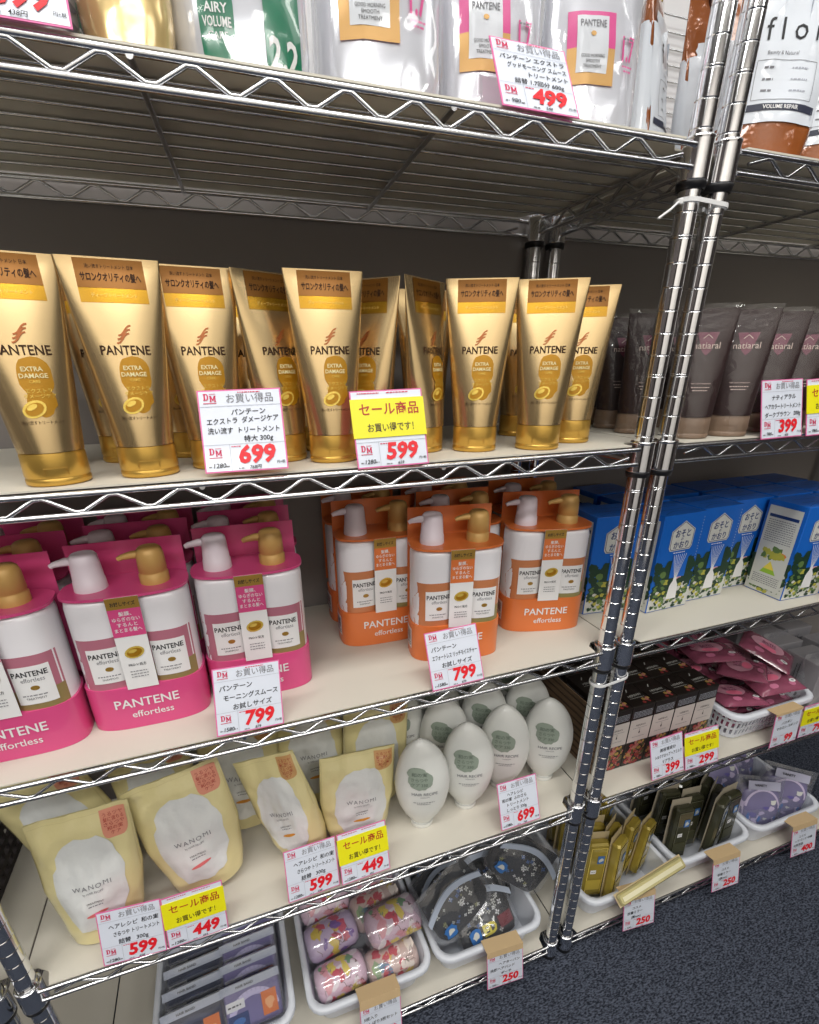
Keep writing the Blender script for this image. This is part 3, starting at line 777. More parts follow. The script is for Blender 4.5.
# ---------------------------------------------------------------- blue diffuser boxes
BLUE = mat('box_blue', s2l(20, 100, 196), 0.35, coat=.3)
BDK = mat('box_navy', s2l(16, 50, 110), 0.4)
LEAF1 = mat('leaf_dark', s2l(28, 58, 40), 0.5); LEAF2 = mat('leaf_mid', s2l(92, 120, 66), 0.5); LEAF3 = mat('leaf_yellow', s2l(176, 172, 70), 0.5); PETAL = mat('petal', s2l(214, 160, 170), 0.5); SAND = mat('print_sand', s2l(205, 206, 200), 0.5)
BW_, BD_, BH_ = .1015, .0775, .188
bx = thing('diffuser_box')
q = M(); q.box((0, 0, BH_/2), (BW_, BD_, BH_), BLUE, .0012)
fm = flat(y=-BD_/2-.0002)
def garden(q, fm, x0, x1, top, seed):
    rnd = random.Random(seed)
    q.patch(fm, x0, x1, .002, .040, SAND, 1, 1, 1)
    for i in range(130):
        x = rnd.uniform(x0+.005, x1-.005); y = rnd.uniform(.030, top)
        q.blob(fm, x, y, .0078, .0078, LEAF1, 1.3+.008*i, 9, 1, jag=.4)
    for i in range(90):
        x = rnd.uniform(x0+.007, x1-.007); y = rnd.uniform(.005, .052)
        q.blob(fm, x, y, .0045, .0035, rnd.choice([LEAF2, LEAF2, LEAF1, LEAF1, SAND, LEAF3, LEAF2]), 2.5+.01*i, 7, 1, jag=.5)
    for i in range(7):
        q.blob(fm, rnd.uniform(x0+.01, x1-.01), rnd.uniform(.055, top-.01), .007, .006, rnd.choice([LEAF3, LEAF2, PETAL]), 3.3+.02*i, 9, 1, jag=.4)
garden(q, fm, -BW_/2+.001, BW_/2-.001, .098, 3)
q.patch(fm, -.012, .026, .066, .112, BLUE, 4.0, 1, 1)
bt = [(-.013, .022), (.013, .022), (.010, .050), (.004, .060), (.004, .066), (-.004, .066), (-.004, .060), (-.010, .050)]
q.poly(fm, [(x+.004, y) for x, y in bt], WHITE, 4.6)
for k in range(7): q.line(fm, [(.004+(k-3)*.0008, .066), (.004+(k-3)*.0052, .112)], .0009, WHITE, 4.6)
hx = [(-.024, .120), (.024, .120), (.028, .126), (.028, .158), (0, .176), (-.028, .158), (-.028, .126), (-.024, .120)]
q.poly(fm, hx[:-1], SAND, 2); q.line(fm, [(x*.92, .1475+(y-.1475)*.92) for x, y in hx], .0011, BDK, 3)
q.text('おそと', fm, 0, .1465, .0115, BDK, 3, 'c', .02, maxw=.036); q.text('の', fm, 0, .1395, .0045, BDK, 3, 'c', .02); q.text('かおり', fm, 0, .1255, .0105, BDK, 3, 'c', .02, maxw=.036)
q.dashes(fm, -.014, .014, .115, .0015, WHITE)
for sx in (-1, 1):
    fs_ = (lambda u, v, off=0, sx=sx: (sx*(BW_/2+.0002+off*.0003), u*(-sx), v))
    garden(q, fs_, -BD_/2+.001, BD_/2-.001, .075, 5+sx)
    if sx < 0:
        fs_ = (lambda u, v, off=0: (-(BW_/2+.0002+off*.0003), -u, v))
        q.patch(fs_, -.032, .032, .012, .178, SAND, 4.5, 1, 1)
        q.patch(fs_, -.028, .028, .156, .162, BDK, 5, 1, 1)
        for k in range(11): q.dashes(fs_, -.027, .026, .150-k*.0042, .0016, GREYI, 5)
        for i in range(16): q.blob(fs_, random.uniform(-.022, .022), random.uniform(.076, .096), .006, .006, random.choice([LEAF3, LEAF2, LEAF3, mat('print_orange', s2l(220, 130, 60), .5)]), 5+.02*i, 8, 1, jag=.4)
        q.poly(fs_, [(-.016, .044), (.016, .044), (0, .070)], mat('print_yellowgreen', s2l(150, 190, 60), .5), 5)
        q.poly(fs_, [(-.011, .053), (.011, .053), (0, .070)], mat('print_yellow', s2l(232, 210, 80), .5), 5.4)
        for k in range(5): q.dashes(fs_, -.027, .026, .037-k*.004, .0016, GREYI, 5)
for k in range(2): q.dashes(lambda u, v, off=0: (u, v, BH_+.0003+off*.0002), -.03, .03, -.01+k*.02, .002, BDK)
# perforated tear line at the side of the front and a curved flap slot on the lid
for k in range(16): q.blob(fm, BW_/2-.006, .095+k*.0055, .0007, .0011, SAND, 2, 6, 1)
tf = lambda u, v, off=0: (u, v, BH_+.0003+off*.0002)
q.line(tf, [(-.040+.08*i/10, -.030+.012*math.sin(PI*i/10)) for i in range(11)], .0012, BDK, 1)
q.build('carton', bx)
DBX = Proto(bx)
GB = 'blue diffuser boxes on the right rack'
DBX.put('blue diffuser box showing its white printed side, between the orange packs and the posts', 'box', GB, (.098, .140, z3), (0, 0, R(-6)))
DBX.put('blue diffuser box in the front row, just right of the chrome posts', 'box', GB, (.202, .110, z3), (0, 0, R(2)))
DBX.put('blue diffuser box in the front row, second right of the posts', 'box', GB, (.307, .122, z3), (0, 0, R(1)))
DBX.put('blue diffuser box in the front row, third right of the posts', 'box', GB, (.411, .138, z3), (0, 0, R(0)))
DBX.put('blue diffuser box set forward of the row and showing its white printed side', 'box', GB, (.491, .056, z3), (0, 0, R(-2)))
DBX.put('blue diffuser box cut by the right edge of the photo, behind a price card', 'box', GB, (.597, .054, z3), (0, 0, R(-1)))
for i in range(6):
    for j in range(2):
        x = .110+i*.1035; y = (.196, .196, .203, .219, .140, .138)[i]+j*.079
        if i == 0: y += .026; x -= .006
        if y+.039 > D+.022: continue
        DBX.put('blue diffuser box in the rows behind the front ones', 'box', 'blue diffuser boxes in the back rows', (x, y, z3), (0, 0, 0))
price_card((.577, -.0155, .838, -.05, .2, .0), [(.3, 'おそとの'), (0, 'かおり'), (.2, 'ディフューザー')], '299', '980', '328', 'price card cut by the right edge of the photo, in front of the blue boxes')

# ---------------------------------------------------------------- black flowered boxes
BK = mat('box_black', s2l(34, 28, 24), 0.4, coat=.15); CREAM = mat('box_cream', s2l(196, 188, 182), 0.45)
FL = [mat('flower_red', s2l(170, 66, 66), .5), mat('flower_pink', s2l(196, 120, 116), .5), mat('flower_yellow', s2l(190, 158, 84), .5), mat('flower_leaf', s2l(96, 100, 60), .5)]
fw, fd, fh = .0570, .0660, .155
hb = thing('flowered_box'); q = M(); q.box((0, 0, fh/2), (fw, fd, fh), BK, .001)
for sgn in (0, 1):
    fm = flat(y=-fd/2-.0002) if sgn == 0 else (lambda u, v, off=0: (-(fw/2+.0002+off*.0003), -u, v))
    rnd = random.Random(11+sgn); hw = (fw/2 if sgn == 0 else fd/2)-.001
    for i in range(110):
        m_ = rnd.choice(FL); x, y = rnd.uniform(-hw+.004, hw-.004), rnd.uniform(.004, .060); r_ = rnd.uniform(.002, .0045)
        for k in range(5):
            a = k*2*PI/5+i; q.blob(fm, x+math.cos(a)*r_*.6, y+math.sin(a)*r_*.6, r_*.5, r_*.5, m_, 1+.015*i, 6, 1)
    q.patch(fm, -hw, hw, .064, .122, CREAM, 2.2, 1, 1)
    q.text('HERBAN', fm, 0, .104, .0045, INK, 3, 'c', .0, maxw=.034); q.dashes(fm, -.018, .018, .0985, .0012, GREYI, 3)
    q.blob(fm, 0, .087, .0016, .0034, INK, 3, 10, 1); q.line(fm, [(0, .089), (0, .096)], .0008, INK, 3); q.dashes(fm, -.016, .016, .076, .0012, GREYI, 3); 
    for k in range(5): q.dashes(fm, -hw+.004, hw-.004, .127+k*.0034, .0013, LGREY, 2)
tf = lambda u, v, off=0: (u, v, fh+.0003+off*.0002)
q.text('HERBAN', tf, .002, -.004, .006, SAND, 1, 'c', .0, maxw=.036, rot=.05); q.dashes(tf, -.016, .02, -.010, .0012, SAND)
q.line(tf, [(-.006, .012), (.000, .020)], .0016, SAND, 1)
for i in range(7):
    cx, cy, r_ = random.uniform(.006, .024), random.uniform(-.028, -.015), random.uniform(.002, .0042)
    for k in range(5):
        a = k*2*PI/5+i; q.blob(tf, cx+math.cos(a)*r_*.6, cy+math.sin(a)*r_*.6, r_*.5, r_*.5, FL[(i) % 3], 1+.03*i, 6, 1)
q.build('carton', hb); HB = Proto(hb)
cn = ['leftmost', 'second', 'third', 'fourth', 'rightmost']
for r_ in range(4):
    for c in range(5):
        x = .120+c*.0582; 
        if r_ == 0: lab = 'black flowered box in the front row, %s column from the chrome posts' % cn[c]; g = 'black flowered boxes in the front row'
        else: lab = 'black flowered box in one of the rows behind the front row'; g = 'black flowered boxes in the back rows'
        HB.put(lab, 'box', g, (x, .079+r_*.067, ZS[3]+.0003))
# striped cardboard sheet left of the black boxes
q = M(); q.box((0, 0, .075), (.003, .25, .15), mat('cardboard', s2l(128, 104, 80), .8), .0005)
for k in range(9): q.box((-.002, 0, .012+k*.016), (.0012, .246, .004), mat('cardboard_dark', s2l(84, 66, 52), .8))
tag(q.build('cardboard_divider', loc=(.078, .165, ZS[3]+.0003)), 'ribbed brown cardboard sheet between the white bottles and the black boxes', 'divider')
# ---------------------------------------------------------------- refill pouches
def pouch_shell(w, h, d, seed=0, amp=.0022, taper=.0, base=.80):
    o = Vector((seed*7.3, seed*3.1, seed*1.7))
    a = pw([(0, w/2*base), (h*.12, w/2*(base+.10)), (h*.45, w/2), (h, w/2*(1-taper))])
    def b(z):
        t = z/h
        return max(.0012, d/2*(1-.10*t)*(1 - max(0, (t-.10)/.90)**1.7))
    def wob(x, z, sd):
        t = z/h
        n = noise.noise(Vector((x*28, z*22, sd*2.0))+o)+.5*noise.noise(Vector((x*70, z*40, sd))+o)
        e = min(1, (1-abs(x)/(w/2))*5) if t < .9 else .5
        rip = .6*math.sin(x*120+seed)*max(0, t-.72)*3
        return amp*(n*(1.0 if t > .06 else .2)*max(.15, e)+rip*.35)*(-sd if sd < 0 else 1)
    return Shell(h, a, b, pw([(0, 2.3), (h*.5, 2.1), (h, 2.0)]), wob)
def pouch_body(q, S, mt, n=52):
    h = S.h; zs = [0, h*.01, h*.03, h*.06]+[h*(.10+.86*i/30) for i in range(31)]+[h*.975, h]
    S.mesh(q, 0, 0, 0, n, mt, zs=zs)
CREAMP = mat('pouch_cream', s2l(226, 214, 158), 0.28, 0, .5, coat=.6, bump=.6, bscale=26)
DROP = mat('pouch_white_drop', s2l(222, 224, 222), 0.25, 0, .5, coat=.9, bump=.8, bscale=26)
SALM = mat('sticker_salmon', s2l(222, 150, 124), 0.4); TANS = mat('sticker_tan', s2l(206, 160, 106), 0.4)
RTXT = mat('sticker_red_text', s2l(170, 50, 46), .5); OCH = mat('dash_orange', s2l(214, 146, 52), .5); ROSE = mat('dash_rose', s2l(220, 112, 112), .5)
CRT = mat('crinkle_cream', s2l(214, 202, 150), .3, coat=.5)
def wano(w, h, d, seed, dash, stick):
    t = thing('refill_pouch'); S = pouch_shell(w, h, d, seed, .0058, .0, .74); q = M(); pouch_body(q, S, CREAMP)
    f = S.front
    q.blob(f, .0, h*.47, w*.34, h*.36, DROP, 1, 36, 12, jag=.05, sq=.85)
    q.text('WANOMI', f, 0, h*.46, .0080, GREYI, 3, 'c', .0, maxw=w*.38, sp=1.25); q.text('by HAIR RECIPE', f, 0, h*.425, .0034, GREYI, 3, 'c', maxw=w*.2)
    q.text('TREATMENT', f, 0, h*.35, .0030, INK, 3, 'c', maxw=w*.2); q.dashes(f, -.010, .010, h*.33, .0016, GREYI, 3)
    q.blob(f, 0, h*.27, w*.11, .0030, dash, 3, 14, 2, rot=.1)
    q.blob(f, w*.33, h*.865, w*.125, h*.105, stick, 2, 22, 5, sq=.6)
    q.patch(f, w*.205, w*.455, h*.89, h*.975, stick, 2.3, 8, 6)
    for k in range(5): q.text(('うるツヤ', '髪に満ちる', 'さらつや', '和の実', 'ケア')[k], f, w*.33, h*(.925-k*.035), .0052, RTXT, 4, 'c', .0, maxw=w*.20)
    q.build('pouch_body', t)
    q = M()
    for sx in (-1, 1): q.line(S.front, [(sx*S.a(h*(.45+.05*i))*.965, h*(.45+.05*i)) for i in range(11)], .0008, CRT, 1)
    q.line(S.front, [(-w*.47+w*.94*i/14, h*.965) for i in range(15)], .0008, CRT, 1); q.build('seal_line', t)
    return Proto(t)
z4 = ZS[3]+.0006
WA = wano(.140, .225, .070, 1, ROSE, SALM); WB = wano(.138, .215, .066, 4, OCH, TANS)
GW = 'cream refill pouches on the fourth shelf'
def dg(*a): return tuple(R(x) for x in a)
WA.put('cream pouch with a rose dash, leftmost, standing behind the left 599 card', 'refill pouch', GW, (-.826, .062, z4+.004), dg(-3, 1, 3), (.92, 1, .96))
WA.put('cream pouch with a rose dash, second in the front row, above the left 449 card', 'refill pouch', GW, (-.674, .086, z4+.008), dg(-6, -8, 4), (1.03, 1, .93))
WB.put('cream pouch with an orange dash, turned and tilted, behind the middle 599 card', 'refill pouch', GW, (-.516, .082, z4+.012), dg(-4, -18, -22), (.80, 1, .90))
WB.put('cream pouch with an orange dash, rightmost of the front row, behind the second 449 card', 'refill pouch', GW, (-.426, .082, z4+.005), dg(-5, 5, 2), (1.0, 1, .77))
WA.put('cream pouch leaning over at the left end, half hidden behind the leftmost pouch', 'refill pouch', GW, (-.850, .170, z4+.014), dg(-4, -19, 0), (1, 1, .92))
WA.put('cream pouch behind the second pouch of the front row', 'refill pouch', GW, (-.735, .185, z4+.004), dg(-4, -5, 0))
WB.put('cream pouch standing in the second row, left of centre', 'refill pouch', GW, (-.610, .190, z4+.003), dg(-3, 2, 0), (1, 1, 1.05))
WB.put('cream pouch in the second row, between the two with orange dashes', 'refill pouch', GW, (-.480, .190, z4+.003), dg(-3, -3, 0), (.95, 1, 1))
WB.put('cream pouch at the right end of the second row, beside the white bottles', 'refill pouch', GW, (-.362, .165, z4+.004), dg(-3, 3, -8), (.9, 1, 1.0))
WA.put('cream pouch in the rearmost row of the fourth shelf, beside the rack post', 'refill pouch', GW, (-.67, .268, z4+.003), dg(0, 3, 0))
WB.put('cream pouch in the rearmost row of the fourth shelf, above the orange dashed ones', 'refill pouch', GW, (-.535, .268, z4+.003), dg(0, 0, 0))
WA.put('cream pouch in the rearmost row of the fourth shelf, nearest the white bottles', 'refill pouch', GW, (-.40, .250, z4+.003), dg(0, 3, 0), (.95, 1, .95))

# ---------------------------------------------------------------- white oval bottles
SAGE = mat('sage_label', s2l(148, 160, 146), .45); WB1 = mat('oval_bottle_white', s2l(226, 227, 222), .32, 0, .4, coat=.3)
HBt = .203
Sb = Shell(HBt, pw([(0, .0195), (.004, .0205), (.009, .0205), (.012, .019), (.020, .0235), (.035, .0335), (.055, .0415), (.08, .0465), (.105, .0480), (.130, .0460), (.150, .0415), (.168, .0350), (.182, .0270), (.192, .0190), (.199, .0110), (.203, .0030)]),
           pw([(0, .0165), (.004, .0172), (.009, .0172), (.012, .0160), (.020, .0190), (.035, .0240), (.055, .0275), (.08, .0290), (.105, .0290), (.130, .0270), (.150, .0240), (.168, .0200), (.182, .0160), (.192, .0115), (.199, .0065), (.203, .0020)]),
           lambda z: 2.05, cx=lambda z: -.004*max(0, (z-.12)/.08)**2)
ob = thing('oval_bottle'); q = M()
Sb.mesh(q, 0, 0, 0, 44, WB1, zs=[0, .004, .009, .0118, .0122, .016, .020]+[.026+.007*i for i in range(22)]+[.1765, .182, .1865, .190, .194, .1975, .200, .2022, .203])
f = Sb.front
f2 = lambda u, v, off=0: Sb.front(u, v, off+3)
q.blob(f2, -.006, .133, .0215, .0205, SAGE, 1, 26, 7, jag=.06); q.blob(f2, -.012, .147, .016, .012, SAGE, 1, 20, 5, jag=.05)
for k, s_ in enumerate(('和の実', 'さらつや', 'ケア 330')): q.text(s_, f2, -.008, .142-k*.0105, .0062, mat('sage_text', s2l(96, 108, 98), .5), 3, 'c', maxw=.028)
q.text('HAIR RECIPE', f2, .001, .1000, .0062, GREYI, 2, 'c', .01, maxw=.044); q.text('WANOMI', f2, .001, .094, .0026, GREYI, 2, 'c')
q.dashes(f2, -.018, .018, .082, .0016, GREYI); q.dashes(f2, -.012, .012, .078, .0014, GREYI)
o = q.build('bottle_body', ob)
q = M(); q.lathe([(.0005, 0), (.0185, .0), (.0185, .002)], mat('bottle_ring', s2l(200, 202, 198), .4), 24, (0, 0, 0)); 
q = M(); Sr = Shell(.2, lambda z: .0208, lambda z: .0175); Sr.mesh(q, .0095, .0115, 1, 32, mat('bottle_ring', s2l(190, 192, 188), .4)); q.build('neck_ring', ob)
OB = Proto(ob)
GOb = 'white oval bottles on the fourth shelf'
for x, y, rz, lab in [(-.315, .066, -16, 'white oval bottle nearest the cream pouches, leftmost of the front row'),
        (-.213, .076, -20, 'white oval bottle second in the front row, facing front'),
        (-.118, .100, -24, 'white oval bottle partly behind the 699 card of its shelf'),
        (-.030, .085, -26, 'white oval bottle nearest the chrome posts'),
        (-.222, .160, -20, 'white oval bottle in the second row behind the two leftmost ones'),
        (-.120, .182, -24, 'white oval bottle in the second row, centre'),
        (-.022, .170, -24, 'white oval bottle in the second row, nearest the posts'),
        (-.295, .215, -14, 'white oval bottle at the back, nearest the cream pouches'),
        (-.200, .245, -20, 'white oval bottle in the rearmost row, centre left'),
        (-.100, .265, -20, 'white oval bottle in the rearmost row, centre right'),
        (-.010, .255, -20, 'white oval bottle in the rearmost row, beside the posts')]:
    OB.put(lab, 'bottle', GOb, (x+(.016 if x < -.3 else .010), y, ZS[3]+.0003), dg(0, 0, rz), (1.04, 1.04, .965))

# ---------------------------------------------------------------- top shelf pouches
SILV = mat('pouch_silver', s2l(214, 216, 224), .2, .25, coat=.5, bump=.12, bscale=14)
HOT = mat('label_hotpink', s2l(214, 70, 142), .35); GLD = mat('label_goldband', s2l(206, 160, 92), .35, .2)
WRAPF = film('pouch_wrap', (1, 1, 1), .10, .09, .35, 14)
z1 = ZS[0]+.0005
t = thing('foil_pouch'); S = pouch_shell(.132, .245, .072, 9, .0022, .02, .90); q = M(); pouch_body(q, S, SILV); f = S.front
q.patch(f, -.046, .014, .052, .116, HOT, 1, 8, 12); q.patch(f, -.046, .014, .052, .084, GLD, 1.6, 8, 5)
q.patch(f, -.036, .004, .062, .112, mat('label_pale', s2l(212, 216, 222), .3, coat=.4), 2.4, 8, 12)
q.text('PANTENE', f, -.016, .102, .0062, GREYI, 4, 'c', .01, maxw=.033); q.blob(f, -.016, .096, .0035, .0022, GLD, 4, 12, 2)
for k, s_ in enumerate(('GOOD MORNING', 'SMOOTH', 'TREATMENT')): q.text(s_, f, -.016, .0750-k*.0046, .0030, INK, 4, 'c', .0, maxw=.030)
q.text('1.7', f, .034, .076, .021, HOT, 4, 'c', .03, maxw=.018); q.dashes(f, .026, .042, .070, .0016, HOT, 4); q.dashes(f, .028, .040, .066, .0016, HOT, 4); q.dashes(f, .026, .042, .094, .0018, GREYI, 4)
q.build('pouch_body', t)
q = M(); Sw = pouch_shell(.140, .250, .082, 13, .0038, .0, .92)
Sw.mesh(q, 0, 0, 0, 44, WRAPF, False, False, zs=[.001+.248*i/22 for i in range(23)])
q.build('clear_wrap', t)
FP = Proto(t)
GF = 'foil refill pouches on the top shelf'
FP.put('silver and pink foil pouch, leftmost of the three beside the 499 card', 'refill pouch', GF, (-.352, .080, z1), dg(-2, 0, -6), (.95, 1, 1))
FP.put('silver and pink foil pouch in the middle, behind the 499 card', 'refill pouch', GF, (-.222, .094, z1), dg(-2, 0, -8), (.88, 1, 1))
FP.put('silver and pink foil pouch nearest the chrome posts, right of the 499 card', 'refill pouch', GF, (-.098, .082, z1), dg(-2, 0, -8), (.88, 1, 1))
FP.put('silver and pink foil pouch behind the leftmost of the three beside the 499 card', 'refill pouch', GF, (-.33, .20, z1), dg(0, 0, 0))
FP.put('silver and pink foil pouch behind the one nearest the posts, top shelf', 'refill pouch', GF, (-.16, .20, z1), dg(0, 0, 0))
GRN = mat('label_green', s2l(16, 116, 84), .3, coat=.4); GRND = mat('label_green_dark', s2l(10, 70, 52), .3, coat=.4)
t = thing('foil_pouch'); S = pouch_shell(.128, .235, .07, 17, .0022, .02, .92); q = M(); pouch_body(q, S, SILV); f = S.front
q.blob(f, -.022, .034, .0155, .032, GRN, 1.5, 24, 8, sq=.7, jag=.03)
q.text('AIRY', f, -.022, .040, .0065, WHITE, 3, 'c', .02); q.text('VOLUME', f, -.022, .031, .0065, WHITE, 3, 'c', .02, maxw=.025); q.text('CARE', f, -.022, .023, .005, WHITE, 3, 'c', .0)
q.patch(f, .020, .054, .008, .200, GRN, 1.5, 8, 16); q.text('2.2', f, .037, .010, .021, WHITE, 3, 'c', .03, maxw=.028)
q.blob(f, .037, .095, .008, .018, WHITE, 3, 14, 4, jag=.5); q.blob(f, .037, .095, .006, .014, GRN, 3.6, 14, 4, jag=.4)
q.build('pouch_body', t); q = M(); Sw = pouch_shell(.135, .24, .079, 23, .0035, .0, .93); Sw.mesh(q, 0, 0, 0, 44, WRAPF, False, False, zs=[.001+.236*i/22 for i in range(23)]); q.build('clear_wrap', t)
AV = Proto(t)
AV.put('silver foil pouch with green panels and a large 2.2', 'refill pouch', GF, (-.493, .060, z1), dg(-2, 0, -3), (.93, 1, 1))
AV.put('silver foil pouch with green panels, behind the gold pouch at the left end', 'refill pouch', GF, (-.600, .135, z1), dg(-2, 0, 3), (.9, 1, 1))
t = thing('foil_pouch'); S = pouch_shell(.075, .225, .055, 29, .0030, .0, .85); q = M(); pouch_body(q, S, mat('pouch_gold_foil', s2l(214, 188, 130), .22, .5, coat=.6, bump=.5, bscale=18)); f = S.front
q.blob(f, .012, .075, .018, .022, GOLDE, 2, 18, 5); q.blob(f, .010, .078, .012, .010, GOLDL, 3, 14, 3); q.build('pouch_body', t)
tag(t, 'gold foil pouch between the cut price card and the green and silver pouch', 'refill pouch', GF); t.location = (-.588, .045, z1); t.rotation_euler = dg(-2, 0, 0)
t = thing('foil_pouch'); S = pouch_shell(.11, .22, .055, 31, .0026, .0, .85); q = M(); pouch_body(q, S, SILV); f = S.front
for k in range(6): q.blob(f, .047, .02+k*.013, .005, .004, GREYI, 2, 9, 1, jag=.4)
q.build('pouch_body', t); tag(t, 'plain silver foil pouch behind the price card cut by the top edge', 'refill pouch', GF); t.location = (-.672, .048, z1); t.rotation_euler = dg(-2, 0, 2)

# brown and white pouches
BRN = mat('pouch_brown', s2l(150, 84, 40), .15, .1, coat=1.0, bump=.9, bscale=30)
PWH = mat('pouch_paper_white', s2l(222, 228, 236), .35, .0, coat=.4, bump=.2, bscale=20)
NAVY = mat('band_navy', s2l(46, 50, 70), .5)
t = thing('brown_pouch'); hP = .225; S = pouch_shell(.112, hP, .060, 37, .0030, .10, .92); q = M(); pouch_body(q, S, BRN); f = S.front
for sf in (S.front,):
    q.patch(sf, -.049, .049, .034, .150, PWH, 1.5, 16, 14)
    q.patch(sf, -.040, .040, .148, .164, PWH, 1.5, 12, 4, rag=.004)
for sx in (-1, 1):
    sd = S.side(sx); q.patch(sd, -.020, .016, .036, .150, PWH, 2, 8, 10)
q.text('flon', f, .004, .113, .022, INK, 3, 'c', .0, maxw=.070, sp=1.5)
q.text('Beauty & Natural', f, -.008, .099, .0036, GREYI, 3, 'c', maxw=.05)
q.line(f, [(-.034, .094), (.036, .094)], .0005, GREYI, 3); q.line(f, [(-.034, .056), (.036, .056)], .0005, GREYI, 3); q.line(f, [(-.034, .056), (-.034, .094)], .0005, GREYI, 3); q.line(f, [(.036, .056), (.036, .094)], .0005, GREYI, 3)
for k in range(3): q.dashes(f, -.026, -.014, .086-k*.011, .002, GREYI, 3); q.dashes(f, .006, .026, .086-k*.011, .0014, LGREY, 3)
q.patch(f, -.045, .046, .045, .052, NAVY, 3, 12, 1); q.text('VOLUME REPAIR', f, .0, .0465, .0040, WHITE, 4.5, 'c', .02, maxw=.06)
b_ = q.build('pouch_body', t)
q = M(); DK = mat('spout_dark', s2l(52, 34, 34), .25, coat=.5)
q.tube([(-.018, -.004, .195), (-.022, -.006, .215), (-.026, -.008, .238), (-.028, -.008, .248)], [.004, .0065, .0075, .0035], DK, 12)
q.tube([(-.010, -.006, .185), (-.004, -.008, .210), (.002, -.006, .232)], [.003, .0042, .002], mat('spout_gold', s2l(222, 190, 90), .2, .7), 8)
q.build('spout', t)
BP = Proto(t); GB_ = 'brown and white pouches on the top shelf'
BP.put('brown and white pouch just right of the chrome posts, nearest the shelf edge', 'refill pouch', GB_, (.142, .045, z1), dg(-2, 2, -22))
BP.put('brown and white pouch cut by the right edge of the photo', 'refill pouch', GB_, (.262, .052, z1), dg(-2, 0, -26), (1, 1, .86))
BP.put('brown and white pouch glimpsed left of the chrome posts, turned sideways', 'refill pouch', GB_, (.030, .130, z1), dg(-2, 3, 38), (.9, 1, .95))
BP.put('brown and white pouch in the second row behind the first right of the posts', 'refill pouch', GB_, (.175, .150, z1), dg(-2, -4, -10))
BP.put('brown and white pouch farthest back, glimpsed beside the silver and pink pouch', 'refill pouch', GB_, (.070, .235, z1), dg(-2, 0, 25), (.9, 1, .95))
BP.put('brown and white pouch in the second row at the right edge of the photo', 'refill pouch', GB_, (.310, .150, z1), dg(-2, 4, -20))

# ---------------------------------------------------------------- contents of the baskets
BAGF = film('bag_film', (.97, .98, 1.0), .13, .12, .35, 26, haze=.05)
z5 = ZS[4]+.0044
# gold and dark slim packs
def slim(cname, box, strip, blue):
    t = thing('slim_pack'); w, h, d = .046, .158, .016
    q = M(); q.box((0, d/2+.0008, h/2), (w+.006, .0012, h), strip, .0004); q.build('backing_card', t)
    q = M(); q.box((0, 0, h*.50), (w, d, h*.84), box, .004); fm = flat(y=-d/2-.0004)
    q.patch(fm, -w*.36, w*.36, h*.14, h*.86, box, 1, 1, 1)
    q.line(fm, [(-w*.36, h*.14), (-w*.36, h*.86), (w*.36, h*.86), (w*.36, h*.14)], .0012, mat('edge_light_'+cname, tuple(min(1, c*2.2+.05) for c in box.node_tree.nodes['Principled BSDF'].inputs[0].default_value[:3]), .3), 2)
    q.patch(fm, -.001, .013, h*.62, h*.74, blue, 3, 1, 1); q.blob(fm, .006, h*.68, .005, .006, SAND, 4, 9, 1, jag=.4)
    q.patch(fm, -.012, .000, h*.46, h*.52, WHITE, 3, 1, 1); q.dashes(fm, -.010, -.002, h*.485, .0016, GREYI, 4)
    q.patch(fm, -.018, .014, h*.20, h*.36, mat('inner_'+cname, tuple(min(1, c*1.35) for c in box.node_tree.nodes['Principled BSDF'].inputs[0].default_value[:3]), .25), 3, 1, 1)
    q.build('blister', t)
    return Proto(t)
BLU = mat('blue_sticker', s2l(58, 112, 178), .4)
SG = slim('gold', mat('slim_gold', s2l(168, 148, 62), .25, .2, coat=.6, var=.3, bscale=30), mat('slim_beige', s2l(196, 178, 138), .5), BLU)
SD = slim('dark', mat('slim_dark', s2l(66, 66, 48), .25, .1, coat=.6, var=.3, bscale=30), mat('slim_beige_dark', s2l(176, 166, 146), .5), BLU)
GG = 'gold slim packs in the first basket right of the posts'; GD = 'dark green slim packs in the second basket right of the posts'
for i, (x, y, rx, ry, rz, lab) in enumerate([
        (.150, .036, -4, 2, -14, 'gold slim pack facing front at the left of its basket, nearest the posts'),
        (.172, .080, -4, 2, -14, 'gold slim pack facing front, just behind the leftmost one'),
        (.212, .062, 0, 3, 26, 'gold slim pack standing edge-on, first of the three edge-on packs'),
        (.252, .072, 0, 5, 24, 'gold slim pack standing edge-on, middle of the three edge-on packs'),
        (.290, .080, 0, 8, 22, 'gold slim pack standing edge-on, rightmost and most tilted'),
        (.190, .030, -3, 6, 24, 'gold slim pack standing edge-on at the very front of its basket'),
        (.150, .150, 0, 0, -10, 'gold slim pack in the back of the basket at the left'),
        (.205, .140, 0, 2, 20, 'gold slim pack in the back of the basket, centre'),
        (.255, .150, 0, 4, 20, 'gold slim pack in the back of the basket at the right'),
        (.170, .205, 0, 0, -10, 'gold slim pack rearmost in the basket, left'),
        (.235, .215, 0, 0, 20, 'gold slim pack rearmost in the basket, centre'),
        (.290, .200, 0, 6, 20, 'gold slim pack rearmost in the basket, right')]):
    SG.put(lab, 'pack', GG, (x, y, z5+.003), dg(rx, ry, rz), (1.16, 1.3, 1.24))
